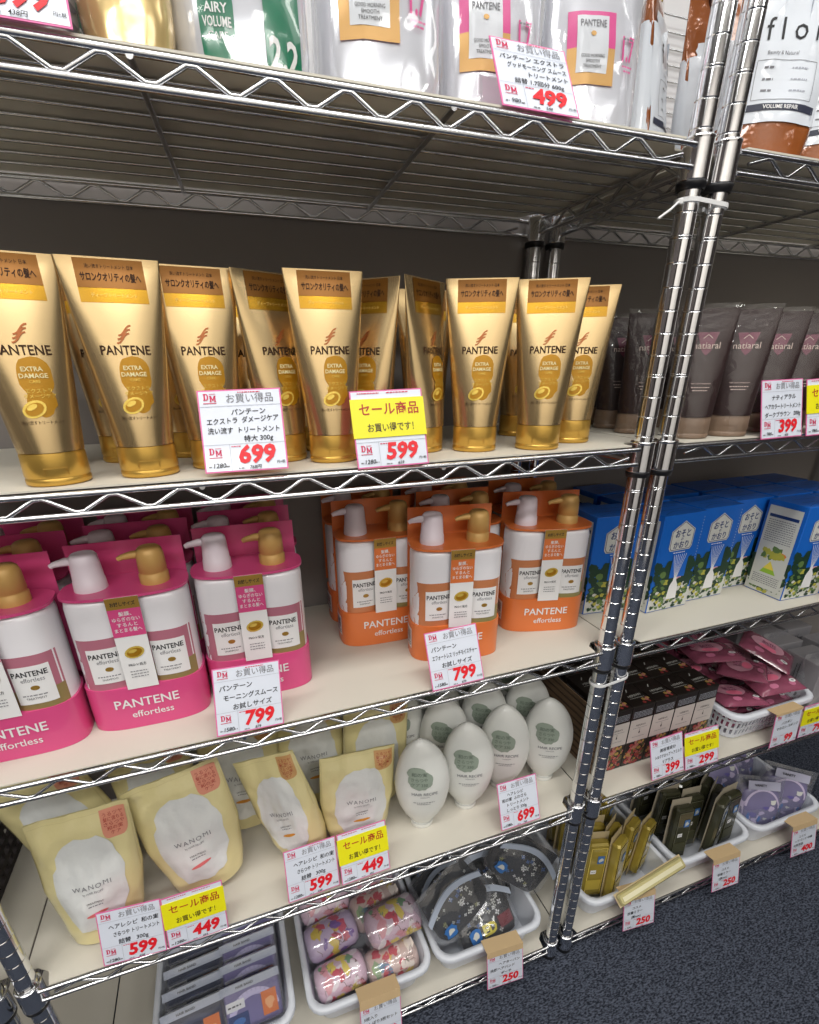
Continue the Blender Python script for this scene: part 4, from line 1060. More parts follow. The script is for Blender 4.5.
for i, (x, y, rx, ry, rz, lab) in enumerate([
        (.420, .070, -5, 3, -6, 'dark green slim pack facing front at the left of its basket'),
        (.472, .085, -5, 3, -4, 'dark green slim pack with a blue sticker, second from the left'),
        (.520, .060, -4, 13, 20, 'dark green slim pack leaning right, in the middle of its basket'),
        (.556, .088, 0, 6, 24, 'dark green slim pack standing edge-on, right of the leaning one'),
        (.592, .058, -3, 1, 4, 'dark green slim pack at the right end of its basket, facing front'),
        (.545, .050, 0, 9, 26, 'dark green slim pack standing edge-on at the very front of its basket'),
        (.430, .130, 0, 2, -10, 'dark green slim pack in the second row, left'),
        (.480, .145, 0, 2, 10, 'dark green slim pack in the second row, centre'),
        (.535, .140, 0, 2, 14, 'dark green slim pack in the second row, right of centre'),
        (.585, .130, 0, 2, 0, 'dark green slim pack in the second row, right'),
        (.440, .205, 0, 0, 0, 'dark green slim pack rearmost, left'),
        (.500, .215, 0, 0, 10, 'dark green slim pack rearmost, centre'),
        (.565, .205, 0, 0, 0, 'dark green slim pack rearmost, right')]):
    SD.put(lab, 'pack', GD, (x, y-.012, z5+.003), dg(rx, ry, rz), (1.16, 1.3, 1.20))
# loose pale gold pack across the rims
t = thing('loose_pack'); q = M(); q.box((0, 0, 0), (.165, .025, .011), mat('slim_pale_gold', s2l(206, 196, 140), .2, .3, coat=.8, bump=.3), .004)
q.box((0, 0, .0060), (.150, .009, .0012), mat('pale_gold_light', s2l(238, 232, 196), .2, .2, coat=.8)); q.build('blister', t)
q = M(); q.box((0, .0, -.0062), (.170, .029, .0010), mat('slim_beige', (.5, .45, .3), .5), .0003); q.build('backing_card', t)
tag(t, 'loose pale gold pack lying slantwise across the front rims of two baskets', 'pack'); t.location = (.250, -.002, ZS[4]+.108); t.rotation_euler = dg(40, -10, 3); t.scale = (1.18, 1, 1)

# rolled cloths (patterned)
def roll(seed, cols):
    t = thing('cloth_roll'); rnd = random.Random(seed); L, ry, rz_ = .118, .036, .030
    def ringx(x, k): 
        return [(x, ry*k*math.cos(2*PI*i/28), rz_+rz_*k*math.sin(2*PI*i/28)) for i in range(28)]
    q = M(); prof = [(-L/2, .55), (-L/2+.004, .85), (-L/2+.012, .98)]+[(-L/2+.02+(L-.04)*i/6, 1.0) for i in range(7)]+[(L/2-.012, .98), (L/2-.004, .85), (L/2, .55)]
    q.loft([ringx(x, k) for x, k in prof], cols[0])
    fm = lambda u, v, off=0: (u, -(ry+.0004+off*.0003)*math.cos(v/.033), rz_+(rz_+.0004+off*.0003)*math.sin(v/.033))
    for i in range(30):
        q.blob(fm, rnd.uniform(-L/2+.016, L/2-.016), rnd.uniform(-.045, .085), rnd.uniform(.006, .016), rnd.uniform(.005, .012), rnd.choice(cols[1:]), 1+.03*i, 12, 3, jag=.35, rot=rnd.uniform(0, 3))
    for i in range(12):
        x, y = rnd.uniform(-L/2+.014, L/2-.016), rnd.uniform(-.02, .07); pts = [(x, y)]
        for k in range(5): x += rnd.uniform(-.006, .008); y += rnd.uniform(-.006, .006); pts.append((max(-.045, min(.045, x)), y))
        q.line(fm, pts, .0009, mat('print_brown', s2l(96, 50, 40), .6), 3)
    q.build('cloth', t)
    q = M(); q.loft([[(x, y*1.07, (z-rz_)*1.07+rz_+.0005) for x, y, z in ringx(x_, k)] for x_, k in [(-L/2-.006, .75)]+prof[1:-1]+[(L/2+.006, .75)]], BAGF, False, False); q.build('clear_bag', t)
    return Proto(t)
c_ = lambda *a: [mat('print_%d_%d_%d' % x, s2l(*x), .6) for x in a]
RA = roll(3, c_((222, 190, 206), (206, 62, 86), (222, 150, 160), (232, 206, 90), (120, 160, 120), (236, 222, 226)))
RB = roll(5, c_((206, 184, 214), (226, 196, 70), (128, 88, 170), (214, 80, 110), (236, 226, 232)))
RC = roll(8, c_((214, 186, 176), (200, 70, 84), (226, 196, 80), (100, 140, 170), (150, 170, 130), (240, 226, 214)))
GR = 'patterned cloth rolls in the white basket'
for P_, x, y, z, rz, lab in [(RA, -.478, .060, .030, 6, 'pink cloth roll in clear wrap, foremost of the left column'),
        (RB, -.480, .135, .030, 8, 'yellow and purple cloth roll in clear wrap, middle of the left column'),
        (RA, -.484, .212, .036, 5, 'pink cloth roll in clear wrap, rear of the left column'),
        (RC, -.352, .055, .006, 6, 'peach cloth roll low at the front of the right column'),
        (RA, -.350, .098, .046, 6, 'large pink and white cloth roll on top of the right column, front'),
        (RC, -.352, .165, .028, 6, 'red and yellow cloth roll in the middle of the right column'),
        (RA, -.352, .232, .040, 5, 'pink and yellow cloth roll at the rear of the right column')]:
    P_.put(lab, 'cloth roll', GR, (x, y, z5+z), dg(0, 0, rz), (1.0, 1.05, 1.1))
if not RB.used: pass

# headband bags
GBAND = mat('band_greyblue', s2l(178, 188, 204), .35, coat=.4); BFAB = mat('fabric_black', s2l(26, 28, 34), .6, coat=.3)
def band_bag(seed, letters=False):
    t = thing('headband_bag'); rnd = random.Random(seed)
    q = M(); w, h = .125, .095
    S_ = pouch_shell(w*.96, h, .030, seed, .003, .1, .9); pouch_body(q, S_, BFAB, 36); f = lambda u, v, off=0: S_.front(u, v, off+1)
    for i in range(32):
        x, y = rnd.uniform(-w*.36, w*.36), rnd.uniform(h*.12, h*.80); r_ = rnd.uniform(.0015, .0045); m_ = rnd.choice([WHITE, SAND, SAND, mat('print_blue', s2l(74, 110, 170), .5), mat('print_khaki', s2l(150, 150, 96), .5)])
        for k in range(4): a = k*PI/2+i; q.blob(f, x+math.cos(a)*r_*.7, y+math.sin(a)*r_*.7, r_*.55, r_*.4, m_, 1+.03*i, 6, 1, rot=a)
    if letters: q.text('ED', f, -.002, .016, .017, mat('letter_yellow', s2l(226, 208, 50), .4), 8, 'c', .05); q.patch(f, .020, .052, .014, .034, mat('patch_maroon', s2l(120, 30, 44), .4), 6, 4, 4)
    q.build('headband', t)
    q = M(); pts = [(-w*.5+w*i/12, -.019-.004*math.sin(PI*i/12), h*.66+.028*math.sin(PI*i/12)) for i in range(13)]
    rings = [[(x, y, z-.006), (x, y-.003, z-.006), (x, y-.003, z+.006), (x, y, z+.006)] for x, y, z in pts]
    q.loft(rings, GBAND, smooth=False); q.build('header_strip', t)
    q = M(); q.blob(flat(y=-.024), -w*.30, h*.28, .012, .012, BLU, 1, 14, 2, jag=.15, sq=.7); q.blob(flat(y=-.0245), -w*.30, h*.28, .007, .006, SAND, 1, 10, 1, jag=.3)
    q.box((-w*.30, -.0228, h*.28), (.018, .001, .018), BLU); q.build('blue_sticker', t)
    q = M(); S3 = pouch_shell(w*1.06, h*1.12, .046, seed+3, .004, .0, .95); S3.mesh(q, 0, 0, 0, 36, BAGF, False, False, zs=[.001+h*1.1*i/14 for i in range(15)]); q.build('clear_bag', t)
    return Proto(t)
HA = band_bag(41); HBB = band_bag(47, True)
GH = 'black and white headbands in clear bags'
for P_, x, y, z, rx, ry, rz, lab in [(HBB, -.140, .030, .018, -44, -2, 8, 'headband bag with yellow letters at the front of its basket'),
        (HA, -.196, .052, .018, -46, -44, 16, 'headband bag tilted steeply at the front left of its basket'),
        (HA, -.105, .078, .046, -46, 4, -4, 'headband bag lying just behind the one with yellow letters'),
        (HA, -.212, .140, .040, -48, -40, 20, 'headband bag tilted at the left side of its basket'),
        (HA, -.150, .175, .058, -40, -6, 4, 'headband bag in the middle of its basket'),
        (HA, -.215, .215, .050, -40, -20, 0, 'headband bag at the rear left of its basket'),
        (HA, -.064, .100, .022, -30, 64, -30, 'headband bag standing along the right side of its basket'),
        (HA, -.100, .235, .050, -35, 10, 0, 'headband bag at the rear right of its basket')]:
    P_.put(lab, 'headband', GH, (x, y, z5+z), dg(rx, ry, rz), (1.18, 1.18, 1.18))

# navy and lilac packs
def filed(seed, body, arcm):
    t = thing('filed_pack'); w, h = .112, .095
    q = M(); q.box((0, 0, h/2), (w*.94, .010, h*.94), body, .004); fm = flat(y=-.0054)
    pts = [(math.cos(PI*i/16)*w*.37, h*.30+math.sin(PI*i/16)*h*.40) for i in range(17)]
    q.line(fm, pts, .013, arcm, 1.5)
    q.patch(fm, -w*.44, -w*.10, h*.10, h*.40, BDK, 2, 1, 1); q.blob(fm, -w*.27, h*.25, .012, .007, BLU, 3, 12, 1)
    q.patch(fm, -w*.45, -w*.14, h*.48, h*.66, WHITE, 2, 1, 1); q.dashes(fm, -w*.42, -w*.2, h*.55, .003, INK, 3)
    q.patch(fm, w*.14, w*.40, h*.16, h*.62, mat('tag_orange', s2l(226, 120, 40), .4), 2, 1, 1); q.blob(fm, w*.27, h*.38, .008, .010, mat('tag_peach', s2l(240, 176, 120), .5), 3, 10, 1, jag=.3)
    q.build('contents', t)
    q = M(); q.box((0, -.0062, h*.90), (w, .0006, h*.16), mat('header_grey', s2l(192, 198, 212), .35, coat=.4)); q.text('HAIR BAND', flat(y=-.0066), -w*.1, h*.875, .0045, INK, 1, 'c', .03); q.build('header', t)
    q = M(); S3 = Shell(h, lambda z: w*.52, lambda z: .0105, lambda z: 5, None); S3.mesh(q, .0, h*1.02, 8, 28, BAGF, False, False); q.build('clear_bag', t)
    return Proto(t)
FN = filed(1, mat('pack_navy', s2l(34, 42, 70), .35, coat=.4), mat('arc_navy', s2l(60, 68, 98), .4)); FLc = filed(2, mat('pack_lilac', s2l(120, 112, 160), .35, coat=.4), mat('arc_lilac', s2l(206, 198, 232), .4))
for k in range(6):
    y = .045+k*.041; od = ('foremost', 'second', 'third', 'fourth', 'fifth', 'rearmost')[k]
    FN.put('navy pack with an orange tag, %s of the left column in its basket' % od, 'pack', 'navy and lilac packs on the lowest shelf', (-.765, y, z5+.012), dg(-32, 0, 4))
    FLc.put('lilac pack with an orange tag, %s of the right column in its basket' % od, 'pack', 'navy and lilac packs on the lowest shelf', (-.648, y+.006, z5+.018), dg(-32, 0, 3))
# clear purple bags
PURP = mat('purple_fabric', s2l(122, 116, 152), .45, coat=.3, var=.25, bscale=25); PALEP = mat('pale_violet', s2l(198, 186, 214), .45, coat=.3)
def purple_bag(seed):
    t = thing('vanity_bag'); w, h, d = .115, .125, .062
    S_ = Shell(h, pw([(0, w*.44), (h*.6, w*.47), (h*.86, w*.40), (h*.96, w*.24), (h, w*.05)]), pw([(0, d*.42), (h*.6, d*.44), (h*.9, d*.3), (h, d*.06)]), lambda z: 3.2)
    q = M(); S_.mesh(q, 0, 0, 0, 36, PURP, zs=[.001, .01, h*.3, h*.5, h*.65, h*.75, h*.84, h*.90, h*.95, h*.985])
    f = lambda u, v, off=0: S_.front(u, v, off+1); rnd = random.Random(seed)
    for i in range(22): q.blob(f, rnd.uniform(-w*.34, w*.34), rnd.uniform(.012, h*.7), rnd.uniform(.003, .008), rnd.uniform(.003, .009), rnd.choice([PALEP, BLU, PALEP, SAND, mat('print_violet', s2l(104, 96, 160), .5)]), 1+.03*i, 10, 2, jag=.4)
    q.build('vanity_case', t)
    q = M(); sd = S_.side(-1); q.patch(sd, -.022, .022, .012, h*.66, PALEP, 3, 6, 6); q.line(lambda u, v, o=0: S_.front(u, v, 4), [(math.cos(PI*i/16)*w*.36, h*.55+math.sin(PI*i/16)*h*.36) for i in range(17)], .005, PALEP, 4); q.build('piping', t)
    q = M(); q.box((.0, -d*.28, h*1.0), (w*.70, .0008, .022), mat('header_lilac', s2l(176, 176, 196), .35, coat=.3), R=Matrix.Rotation(R(-14), 3, 'X')); q.text('VANITY', lambda u, v, o=0: (u, -d*.285-.0012-o*.0003-(v-h)*-.25, v), -.01, h*.985, .006, INK, 1, 'c', .02); q.build('header', t)
    q = M(); S3 = pouch_shell(w*1.12, h*1.16, d*1.1, seed+3, .004, .0, .95); S3.mesh(q, 0, 0, 0, 36, BAGF, False, False, zs=[.001+h*1.13*i/14 for i in range(15)]); q.build('clear_bag', t)
    return Proto(t)
PB = purple_bag(61); GPb = 'purple vanity bags in clear bags'
for x, y, z, rx, ry, rz, lab in [(.705, .060, .006, -12, 4, -22, 'clear bag with a purple case, upright at the left of its basket'),
        (.830, .065, .010, -34, 26, -34, 'clear bag with a purple case, leaning right behind the 400 card'),
        (.700, .160, .006, -30, 0, -20, 'clear bag with a purple case in the second row, left'),
        (.812, .200, .006, -24, 4, -20, 'clear bag with a purple case in the second row, right'),
        (.720, .240, .004, -20, 0, -10, 'clear bag with a purple case rearmost in its basket'),
        ]:
    PB.put(lab, 'bag', GPb, (x, y, z5+z), dg(rx, ry, rz), (1.08, 1.05, 1.08))
# dark pink packs with pale oval labels
MAR = mat('pack_maroon', s2l(140, 74, 96), .2, 0, .5, coat=.9, bump=.7, bscale=35, var=.35); OVL = mat('oval_pink', s2l(206, 150, 168), .35, coat=.4)
def sponge(seed):
    t = thing('sponge_pack'); w, h, d = .118, .098, .022; rnd = random.Random(seed)
    def fn(i, j, sd):
        x = (i/22-.5)*2; y = (j/18-.5)*2; e = max(0, (1-x**4))*max(0, (1-y**4))
        z = sd*(d/2*e**.5+.0025*noise.noise(Vector((x*3+seed, y*3, sd)))*e)
        return (x*w/2, y*h/2, d/2+z)
    q = M()
    q.grid(lambda a, b: fn(a*22, b*18, 1), 22, 18, MAR); q.grid(lambda a, b: fn(a*22, b*18, -1), 22, 18, MAR)
    tf = lambda u, v, off=0: (lambda p: (p[0], p[1], p[2]+.0009+off*.0003))(fn((u/w+.5)*22, (v/h+.5)*18, 1))
    q.blob(tf, -.006, .006, .038, .026, OVL, 1.5, 26, 6, rot=.1); q.blob(tf, -.004, -.008, .020, .010, mat('oval_hot', s2l(236, 120, 150), .4), 2.2, 16, 4)
    q.text('BATH', tf, -.004, .010, .008, mat('oval_text', s2l(130, 50, 90), .5), 3, 'c', .03); q.text('SPONGE', tf, -.004, .002, .006, mat('oval_text', s2l(130, 50, 90), .5), 3, 'c', .02)
    for i in range(4): 
        cx, cy = rnd.uniform(-.045, .045), rnd.choice([-.034, .036]); q.blob(tf, cx, cy, .008, .006, mat('pink_pale', s2l(190, 110, 140), .4), 1.6+.05*i, 12, 2)
    q.blob(tf, .036, -.026, .0085, .0055, WHITE, 2.4, 16, 2, rot=.2); q.blob(tf, .036, -.026, .004, .0022, GREYI, 3.2, 10, 1)
    q.build('pack', t)
    return Proto(t)
SPK = sponge(71); GS = 'dark pink packs piled on the fourth shelf'
k = 0
zB = ZS[3]+.006
spots = [(.478, .070, .040, -8, 4, -12, 'dark pink pack on top at the front left of the basket'), (.592, .078, .042, 6, -4, -10, 'dark pink pack on top at the front right of the basket'),
         (.500, .165, .060, -6, -4, -20, 'dark pink pack on top in the middle of the basket'), (.600, .172, .050, 20, 20, -50, 'dark pink pack tilted up at the right side of the basket'),
         (.480, .078, .012, 0, 0, 0, 'dark pink pack underneath at the front left of the basket'), (.595, .082, .012, 0, 0, 3, 'dark pink pack underneath at the front right of the basket'),
         (.485, .190, .012, 0, 0, 0, 'dark pink pack underneath at the rear left of the basket'), (.600, .195, .012, 0, 0, 0, 'dark pink pack underneath at the rear right of the basket'),
         (.480, .235, .082, 12, 8, 25, 'dark pink pack high on the pile at the rear left'), (.560, .245, .088, 30, -6, -40, 'dark pink pack standing on the pile at the rear'),
         (.470, .180, .036, 5, 5, 10, 'dark pink pack in the middle layer at the rear left'), (.590, .240, .045, 12, 5, -10, 'dark pink pack in the middle layer at the rear right'),
         (.540, .110, .058, -10, 10, 35, 'dark pink pack lying between the two front packs of the basket'), (.530, .210, .074, 14, -16, 60, 'dark pink pack turned crosswise in the middle of the pile'),
         (.630, .125, .052, 4, 34, -60, 'dark pink pack sloping against the right rim of its basket'), (.455, .265, .096, 30, 10, 5, 'dark pink pack topmost at the rear left of the pile')]
for x, y, z, rx, ry, rz, lab in spots: SPK.put(lab, 'pack', GS, (x, y, zB+z), dg(rx, ry, rz))
# silver grey cartons
t = thing('grey_carton'); q = M(); q.box((0, 0, .065), (.085, .085, .130), mat('carton_grey', s2l(150, 148, 152), .4, coat=.3), .0015)
for sgn in (0, 1):
    fm = flat(y=-.0428) if sgn == 0 else (lambda u, v, off=0: (-(.0428+off*.0003), -u, v))
    q.line(fm, [(-.010, .040), (-.010, .110)], .0014, INK, 1); q.line(fm, [(-.003, .050), (-.003, .112)], .0014, INK, 1)
    q.blob(fm, -.006, .022, .012, .007, GREYI, 1, 18, 1); q.blob(fm, -.006, .022, .010, .0055, mat('carton_grey', (.3, .3, .3), .4), 1.6, 18, 1)
q.build('carton', t); q = M(); S3 = pouch_shell(.10, .150, .10, 5, .004, .2, .95); S3.mesh(q, 0, 0, 0, 36, BAGF, False, False, zs=[.001+.14*i/12 for i in range(13)]); q.build('clear_bag', t)
GC = Proto(t)
for x, y, z, lab in [(.745, .075, 0, 'silver grey carton in clear film at the right edge, beside the basket'), (.748, .180, 0, 'silver grey carton in clear film, second from the front'), (.745, .280, 0, 'silver grey carton in clear film, rearmost beside the pink packs'), (.850, .110, 0, 'silver grey carton in clear film, mostly beyond the right edge'), (.852, .225, 0, 'silver grey carton in clear film, second row at the right edge')]:
    GC.put(lab, 'carton', 'silver grey cartons', (x, y, ZS[3]+.0006), dg(0, 0, -3))

# ---------------------------------------------------------------- settled resting poses (location, rotation, scale)
SETTLED = {
    'treatment_tube': ((-0.716, 0.025, 1.1623), (0.0, 0.0, 0.2094), (1.0, 1.0, 1.0)),
    'treatment_tube.008': ((-0.156, 0.027, 1.1623), (0.0, 0.0, -0.4538), (1.0, 1.0, 1.0)),
    'treatment_tube.001': ((-0.633, 0.035, 1.1623), (0.0, 0.0, 0.1047), (1.0, 1.0, 1.0)),
    'treatment_tube.004': ((-0.431, 0.043, 1.1623), (0.0, 0.0, 0.0), (1.0, 1.0, 1.0)),
    'treatment_tube.007': ((-0.24, 0.047, 1.1623), (0.0, 0.0, -0.384), (1.0, 1.0, 1.0)),
    'treatment_tube.002': ((-0.563, 0.057, 1.1623), (0.0, 0.0, 0.1047), (1.0, 1.0, 1.0)),
    'treatment_tube.009': ((-0.078, 0.063, 1.1623), (0.0, 0.0, -0.4887), (1.0, 1.0, 1.0)),
    'treatment_tube.003': ((-0.486, 0.071, 1.1623), (0.0, 0.0, 0.4189), (1.0, 1.0, 1.0)),
    'treatment_tube.006': ((-0.303, 0.069, 1.1623), (0.0, 0.0, 0.5934), (1.0, 1.0, 1.0)),
    'treatment_tube.005': ((-0.372, 0.085, 1.1623), (0.0, 0.0, -0.733), (1.0, 1.0, 1.0)),
    'treatment_tube.010': ((-0.745, 0.128, 1.1623), (0.0, 0.0, 0.0873), (1.0, 1.0, 1.0)),
    'treatment_tube.017': ((-0.19, 0.133, 1.1623), (0.0, 0.0, -0.2094), (1.0, 1.0, 1.0)),
    'treatment_tube.011': ((-0.668, 0.143, 1.1623), (0.0, 0.0, -0.1396), (1.0, 1.0, 1.0)),
    'treatment_tube.014': ((-0.425, 0.138, 1.1623), (0.0, 0.0, 0.1745), (1.0, 1.0, 1.0)),
    'treatment_tube.012': ((-0.592, 0.15, 1.1623), (0.0, 0.0, 0.0698), (1.0, 1.0, 1.0)),
    'treatment_tube.016': ((-0.268, 0.153, 1.1623), (0.0, 0.0, 0.0), (1.0, 1.0, 1.0)),
    'treatment_tube.013': ((-0.505, 0.158, 1.1623), (0.0, 0.0, 0.0), (1.0, 1.0, 1.0)),
    'treatment_tube.018': ((-0.105, 0.158, 1.1623), (0.0, 0.0, -0.3491), (1.0, 1.0, 1.0)),
    'treatment_tube.015': ((-0.345, 0.173, 1.1623), (0.0, 0.0, -0.1745), (1.0, 1.0, 1.0)),
    'colour_treatment_tube.002': ((0.18, 0.024, 1.1623), (0.0, 0.0, -0.6283), (1.0, 1.0, 1.0)),
    'colour_treatment_tube': ((0.108, 0.029, 1.1623), (0.0, 0.0, -0.5236), (1.0, 1.0, 1.0)),
    'colour_treatment_tube.003': ((0.272, 0.043, 1.1623), (0.0, 0.0, -0.5934), (1.0, 1.0, 1.0)),
    'colour_treatment_tube.004': ((0.35, 0.053, 1.1623), (0.0, 0.0, -0.5934), (1.0, 1.0, 1.0)),
    'colour_treatment_tube.014': ((0.44, 0.07, 1.1623), (0.0, 0.0, -0.5236), (1.0, 1.0, 1.0)),
    'colour_treatment_tube.001': ((0.205, 0.085, 1.1623), (0.0, 0.0, -0.5236), (1.0, 1.0, 1.0)),
    'colour_treatment_tube.006': ((0.082, 0.105, 1.1623), (0.0, 0.0, -0.3491), (1.0, 1.0, 1.0)),
    'colour_treatment_tube.009': ((0.275, 0.11, 1.1623), (0.0, 0.0, -0.5236), (1.0, 1.0, 1.0)),
    'colour_treatment_tube.012': ((0.36, 0.12, 1.1623), (0.0, 0.0, -0.5236), (1.0, 1.0, 1.0)),
    'colour_treatment_tube.008': ((0.19, 0.15, 1.1623), (0.0, 0.0, -0.4363), (1.0, 1.0, 1.0)),
    'colour_treatment_tube.015': ((0.45, 0.16, 1.1623), (0.0, 0.0, -0.5236), (1.0, 1.0, 1.0)),
    'colour_treatment_tube.005': ((0.098, 0.175, 1.1623), (0.0, 0.0, -0.4363), (1.0, 1.0, 1.0)),
    'colour_treatment_tube.010': ((0.28, 0.19, 1.1623), (0.0, 0.0, -0.5236), (1.0, 1.0, 1.0)),
    'colour_treatment_tube.013': ((0.37, 0.21, 1.1623), (0.0, 0.0, -0.5236), (1.0, 1.0, 1.0)),
    'colour_treatment_tube.011': ((0.2, 0.24, 1.1623), (0.0, 0.0, -0.3491), (1.0, 1.0, 1.0)),
    'colour_treatment_tube.007': ((0.115, 0.245, 1.1623), (0.0, 0.0, -0.1745), (1.0, 1.0, 1.0)),
    'colour_treatment_tube.016': ((0.46, 0.25, 1.1623), (0.0, 0.0, -0.5236), (1.0, 1.0, 1.0)),
    'pump_bottle_set': ((-0.842, 0.074, 0.8333), (0.0, 0.0, 0.0), (1.0, 1.0, 1.0)),
    'pump_bottle_set.002': ((-0.694, 0.086, 0.8333), (0.0, 0.0, -0.0175), (1.0, 1.0, 1.0)),
    'pump_bottle_set.010': ((-0.24, 0.088, 0.8333), (0.0, 0.0, -0.1745), (1.0, 1.0, 1.0)),
    'pump_bottle_set.003': ((-0.547, 0.102, 0.8333), (0.0, 0.0, -0.0524), (1.0, 1.0, 1.0)),
    'pump_bottle_set.011': ((-0.055, 0.118, 0.8333), (0.0, 0.0, -0.2443), (1.0, 1.0, 1.0)),
    'pump_bottle_set.004': ((-0.845, 0.165, 0.8333), (0.0, 0.0, -0.0349), (1.0, 1.0, 1.0)),
    'pump_bottle_set.006': ((-0.69, 0.172, 0.8333), (0.0, 0.0, -0.0349), (1.0, 1.0, 1.0)),
    'pump_bottle_set.001': ((-0.336, 0.178, 0.8333), (0.0, 0.0, -0.0349), (1.0, 1.0, 1.0)),
    'pump_bottle_set.008': ((-0.54, 0.188, 0.8333), (0.0, 0.0, -0.0349), (1.0, 1.0, 1.0)),
    'pump_bottle_set.013': ((-0.185, 0.185, 0.8333), (0.0, 0.0, -0.0698), (1.0, 1.0, 1.0)),
    'pump_bottle_set.015': ((-0.026, 0.215, 0.8333), (0.0, 0.0, -0.1047), (1.0, 1.0, 1.0)),
    'pump_bottle_set.005': ((-0.839, 0.2495, 0.8333), (0.0, 0.0, 0.0349), (1.0, 1.0, 1.0)),
    'pump_bottle_set.007': ((-0.684, 0.2565, 0.8333), (0.0, 0.0, 0.0349), (1.0, 1.0, 1.0)),
    'pump_bottle_set.009': ((-0.534, 0.2725, 0.8333), (0.0, 0.0, 0.0349), (1.0, 1.0, 1.0)),
    'pump_bottle_set.012': ((-0.334, 0.268, 0.8333), (0.0, 0.0, 0.0), (1.0, 1.0, 1.0)),
    'pump_bottle_set.014': ((-0.18, 0.272, 0.8333), (0.0, 0.0, 0.0), (1.0, 1.0, 1.0)),
    'diffuser_box.005': ((0.597, 0.054, 0.8333), (0.0, 0.0, -0.0175), (1.0, 1.0, 1.0)),
    'diffuser_box.004': ((0.491, 0.056, 0.8333), (0.0, 0.0, -0.0349), (1.0, 1.0, 1.0)),
    'diffuser_box.001': ((0.202, 0.11, 0.8333), (0.0, 0.0, 0.0349), (1.0, 1.0, 1.0)),
    'diffuser_box.002': ((0.309, 0.122, 0.8333), (0.0, 0.0, 0.0175), (1.0, 1.0, 1.0)),
    'diffuser_box': ((0.094, 0.14, 0.8333), (0.0, 0.0, -0.1047), (1.0, 1.0, 1.0)),
    'diffuser_box.003': ((0.415, 0.142, 0.8333), (0.0, 0.0, 0.0), (1.0, 1.0, 1.0)),
    'diffuser_box.012': ((0.524, 0.14, 0.8333), (0.0, 0.0, 0.0), (1.0, 1.0, 1.0)),
    'diffuser_box.014': ((0.6315, 0.138, 0.8333), (0.0, 0.0, 0.0), (1.0, 1.0, 1.0)),
    'diffuser_box.007': ((0.2035, 0.196, 0.8333), (0.0, 0.0, 0.0), (1.0, 1.0, 1.0)),
    'diffuser_box.009': ((0.309, 0.221, 0.8333), (0.0, 0.0, 0.0), (1.0, 1.0, 1.0)),
    'diffuser_box.006': ((0.102, 0.224, 0.8333), (0.0, 0.0, 0.0), (0.9, 0.9, 0.9)),
    'diffuser_box.011': ((0.4205, 0.227, 0.8333), (0.0, 0.0, 0.0), (1.0, 1.0, 1.0)),
    'diffuser_box.013': ((0.528, 0.225, 0.8333), (0.0, 0.0, 0.0), (1.0, 1.0, 1.0)),
    'diffuser_box.015': ((0.6355, 0.223, 0.8333), (0.0, 0.0, 0.0), (1.0, 1.0, 1.0)),
    'diffuser_box.008': ((0.2035, 0.281, 0.8333), (0.0, 0.0, 0.0), (1.0, 1.0, 1.0)),
    'diffuser_box.010': ((0.317, 0.298, 0.8333), (0.0, 0.0, 0.0), (0.8, 0.8, 0.8)),
    'cardboard_divider': ((0.078, 0.165, 0.4777), (0.0, 0.0, 0.0), (1.0, 1.0, 1.0)),
    'flowered_box': ((0.12, 0.079, 0.4777), (0.0, 0.0, 0.0), (1.0, 1.0, 1.0)),
    'flowered_box.001': ((0.1782, 0.079, 0.4777), (0.0, 0.0, 0.0), (1.0, 1.0, 1.0)),
    'flowered_box.002': ((0.2364, 0.079, 0.4777), (0.0, 0.0, 0.0), (1.0, 1.0, 1.0)),
    'flowered_box.003': ((0.2946, 0.079, 0.4777), (0.0, 0.0, 0.0), (1.0, 1.0, 1.0)),
    'flowered_box.004': ((0.3528, 0.079, 0.4777), (0.0, 0.0, 0.0), (1.0, 1.0, 1.0)),
    'flowered_box.005': ((0.12, 0.148, 0.4777), (0.0, 0.0, 0.0), (1.0, 1.0, 1.0)),
    'flowered_box.006': ((0.1782, 0.148, 0.4777), (0.0, 0.0, 0.0), (1.0, 1.0, 1.0)),
    'flowered_box.007': ((0.2364, 0.148, 0.4777), (0.0, 0.0, 0.0), (1.0, 1.0, 1.0)),
    'flowered_box.008': ((0.2946, 0.148, 0.4777), (0.0, 0.0, 0.0), (1.0, 1.0, 1.0)),
    'flowered_box.009': ((0.3528, 0.148, 0.4777), (0.0, 0.0, 0.0), (1.0, 1.0, 1.0)),
    'flowered_box.010': ((0.12, 0.217, 0.4777), (0.0, 0.0, 0.0), (1.0, 1.0, 1.0)),
    'flowered_box.011': ((0.1782, 0.217, 0.4777), (0.0, 0.0, 0.0), (1.0, 1.0, 1.0)),
    'flowered_box.012': ((0.2364, 0.217, 0.4777), (0.0, 0.0, 0.0), (1.0, 1.0, 1.0)),
    'flowered_box.013': ((0.2946, 0.217, 0.4777), (0.0, 0.0, 0.0), (1.0, 1.0, 1.0)),
    'flowered_box.014': ((0.3528, 0.217, 0.4777), (0.0, 0.0, 0.0), (1.0, 1.0, 1.0)),
    'flowered_box.015': ((0.12, 0.286, 0.4777), (0.0, 0.0, 0.0), (1.0, 1.0, 1.0)),
    'flowered_box.016': ((0.1782, 0.286, 0.4777), (0.0, 0.0, 0.0), (1.0, 1.0, 1.0)),
    'flowered_box.017': ((0.2364, 0.286, 0.4777), (0.0, 0.0, 0.0), (1.0, 1.0, 1.0)),
    'flowered_box.018': ((0.2946, 0.286, 0.4777), (0.0, 0.0, 0.0), (1.0, 1.0, 1.0)),
    'flowered_box.019': ((0.3528, 0.286, 0.4777), (0.0, 0.0, 0.0), (1.0, 1.0, 1.0)),
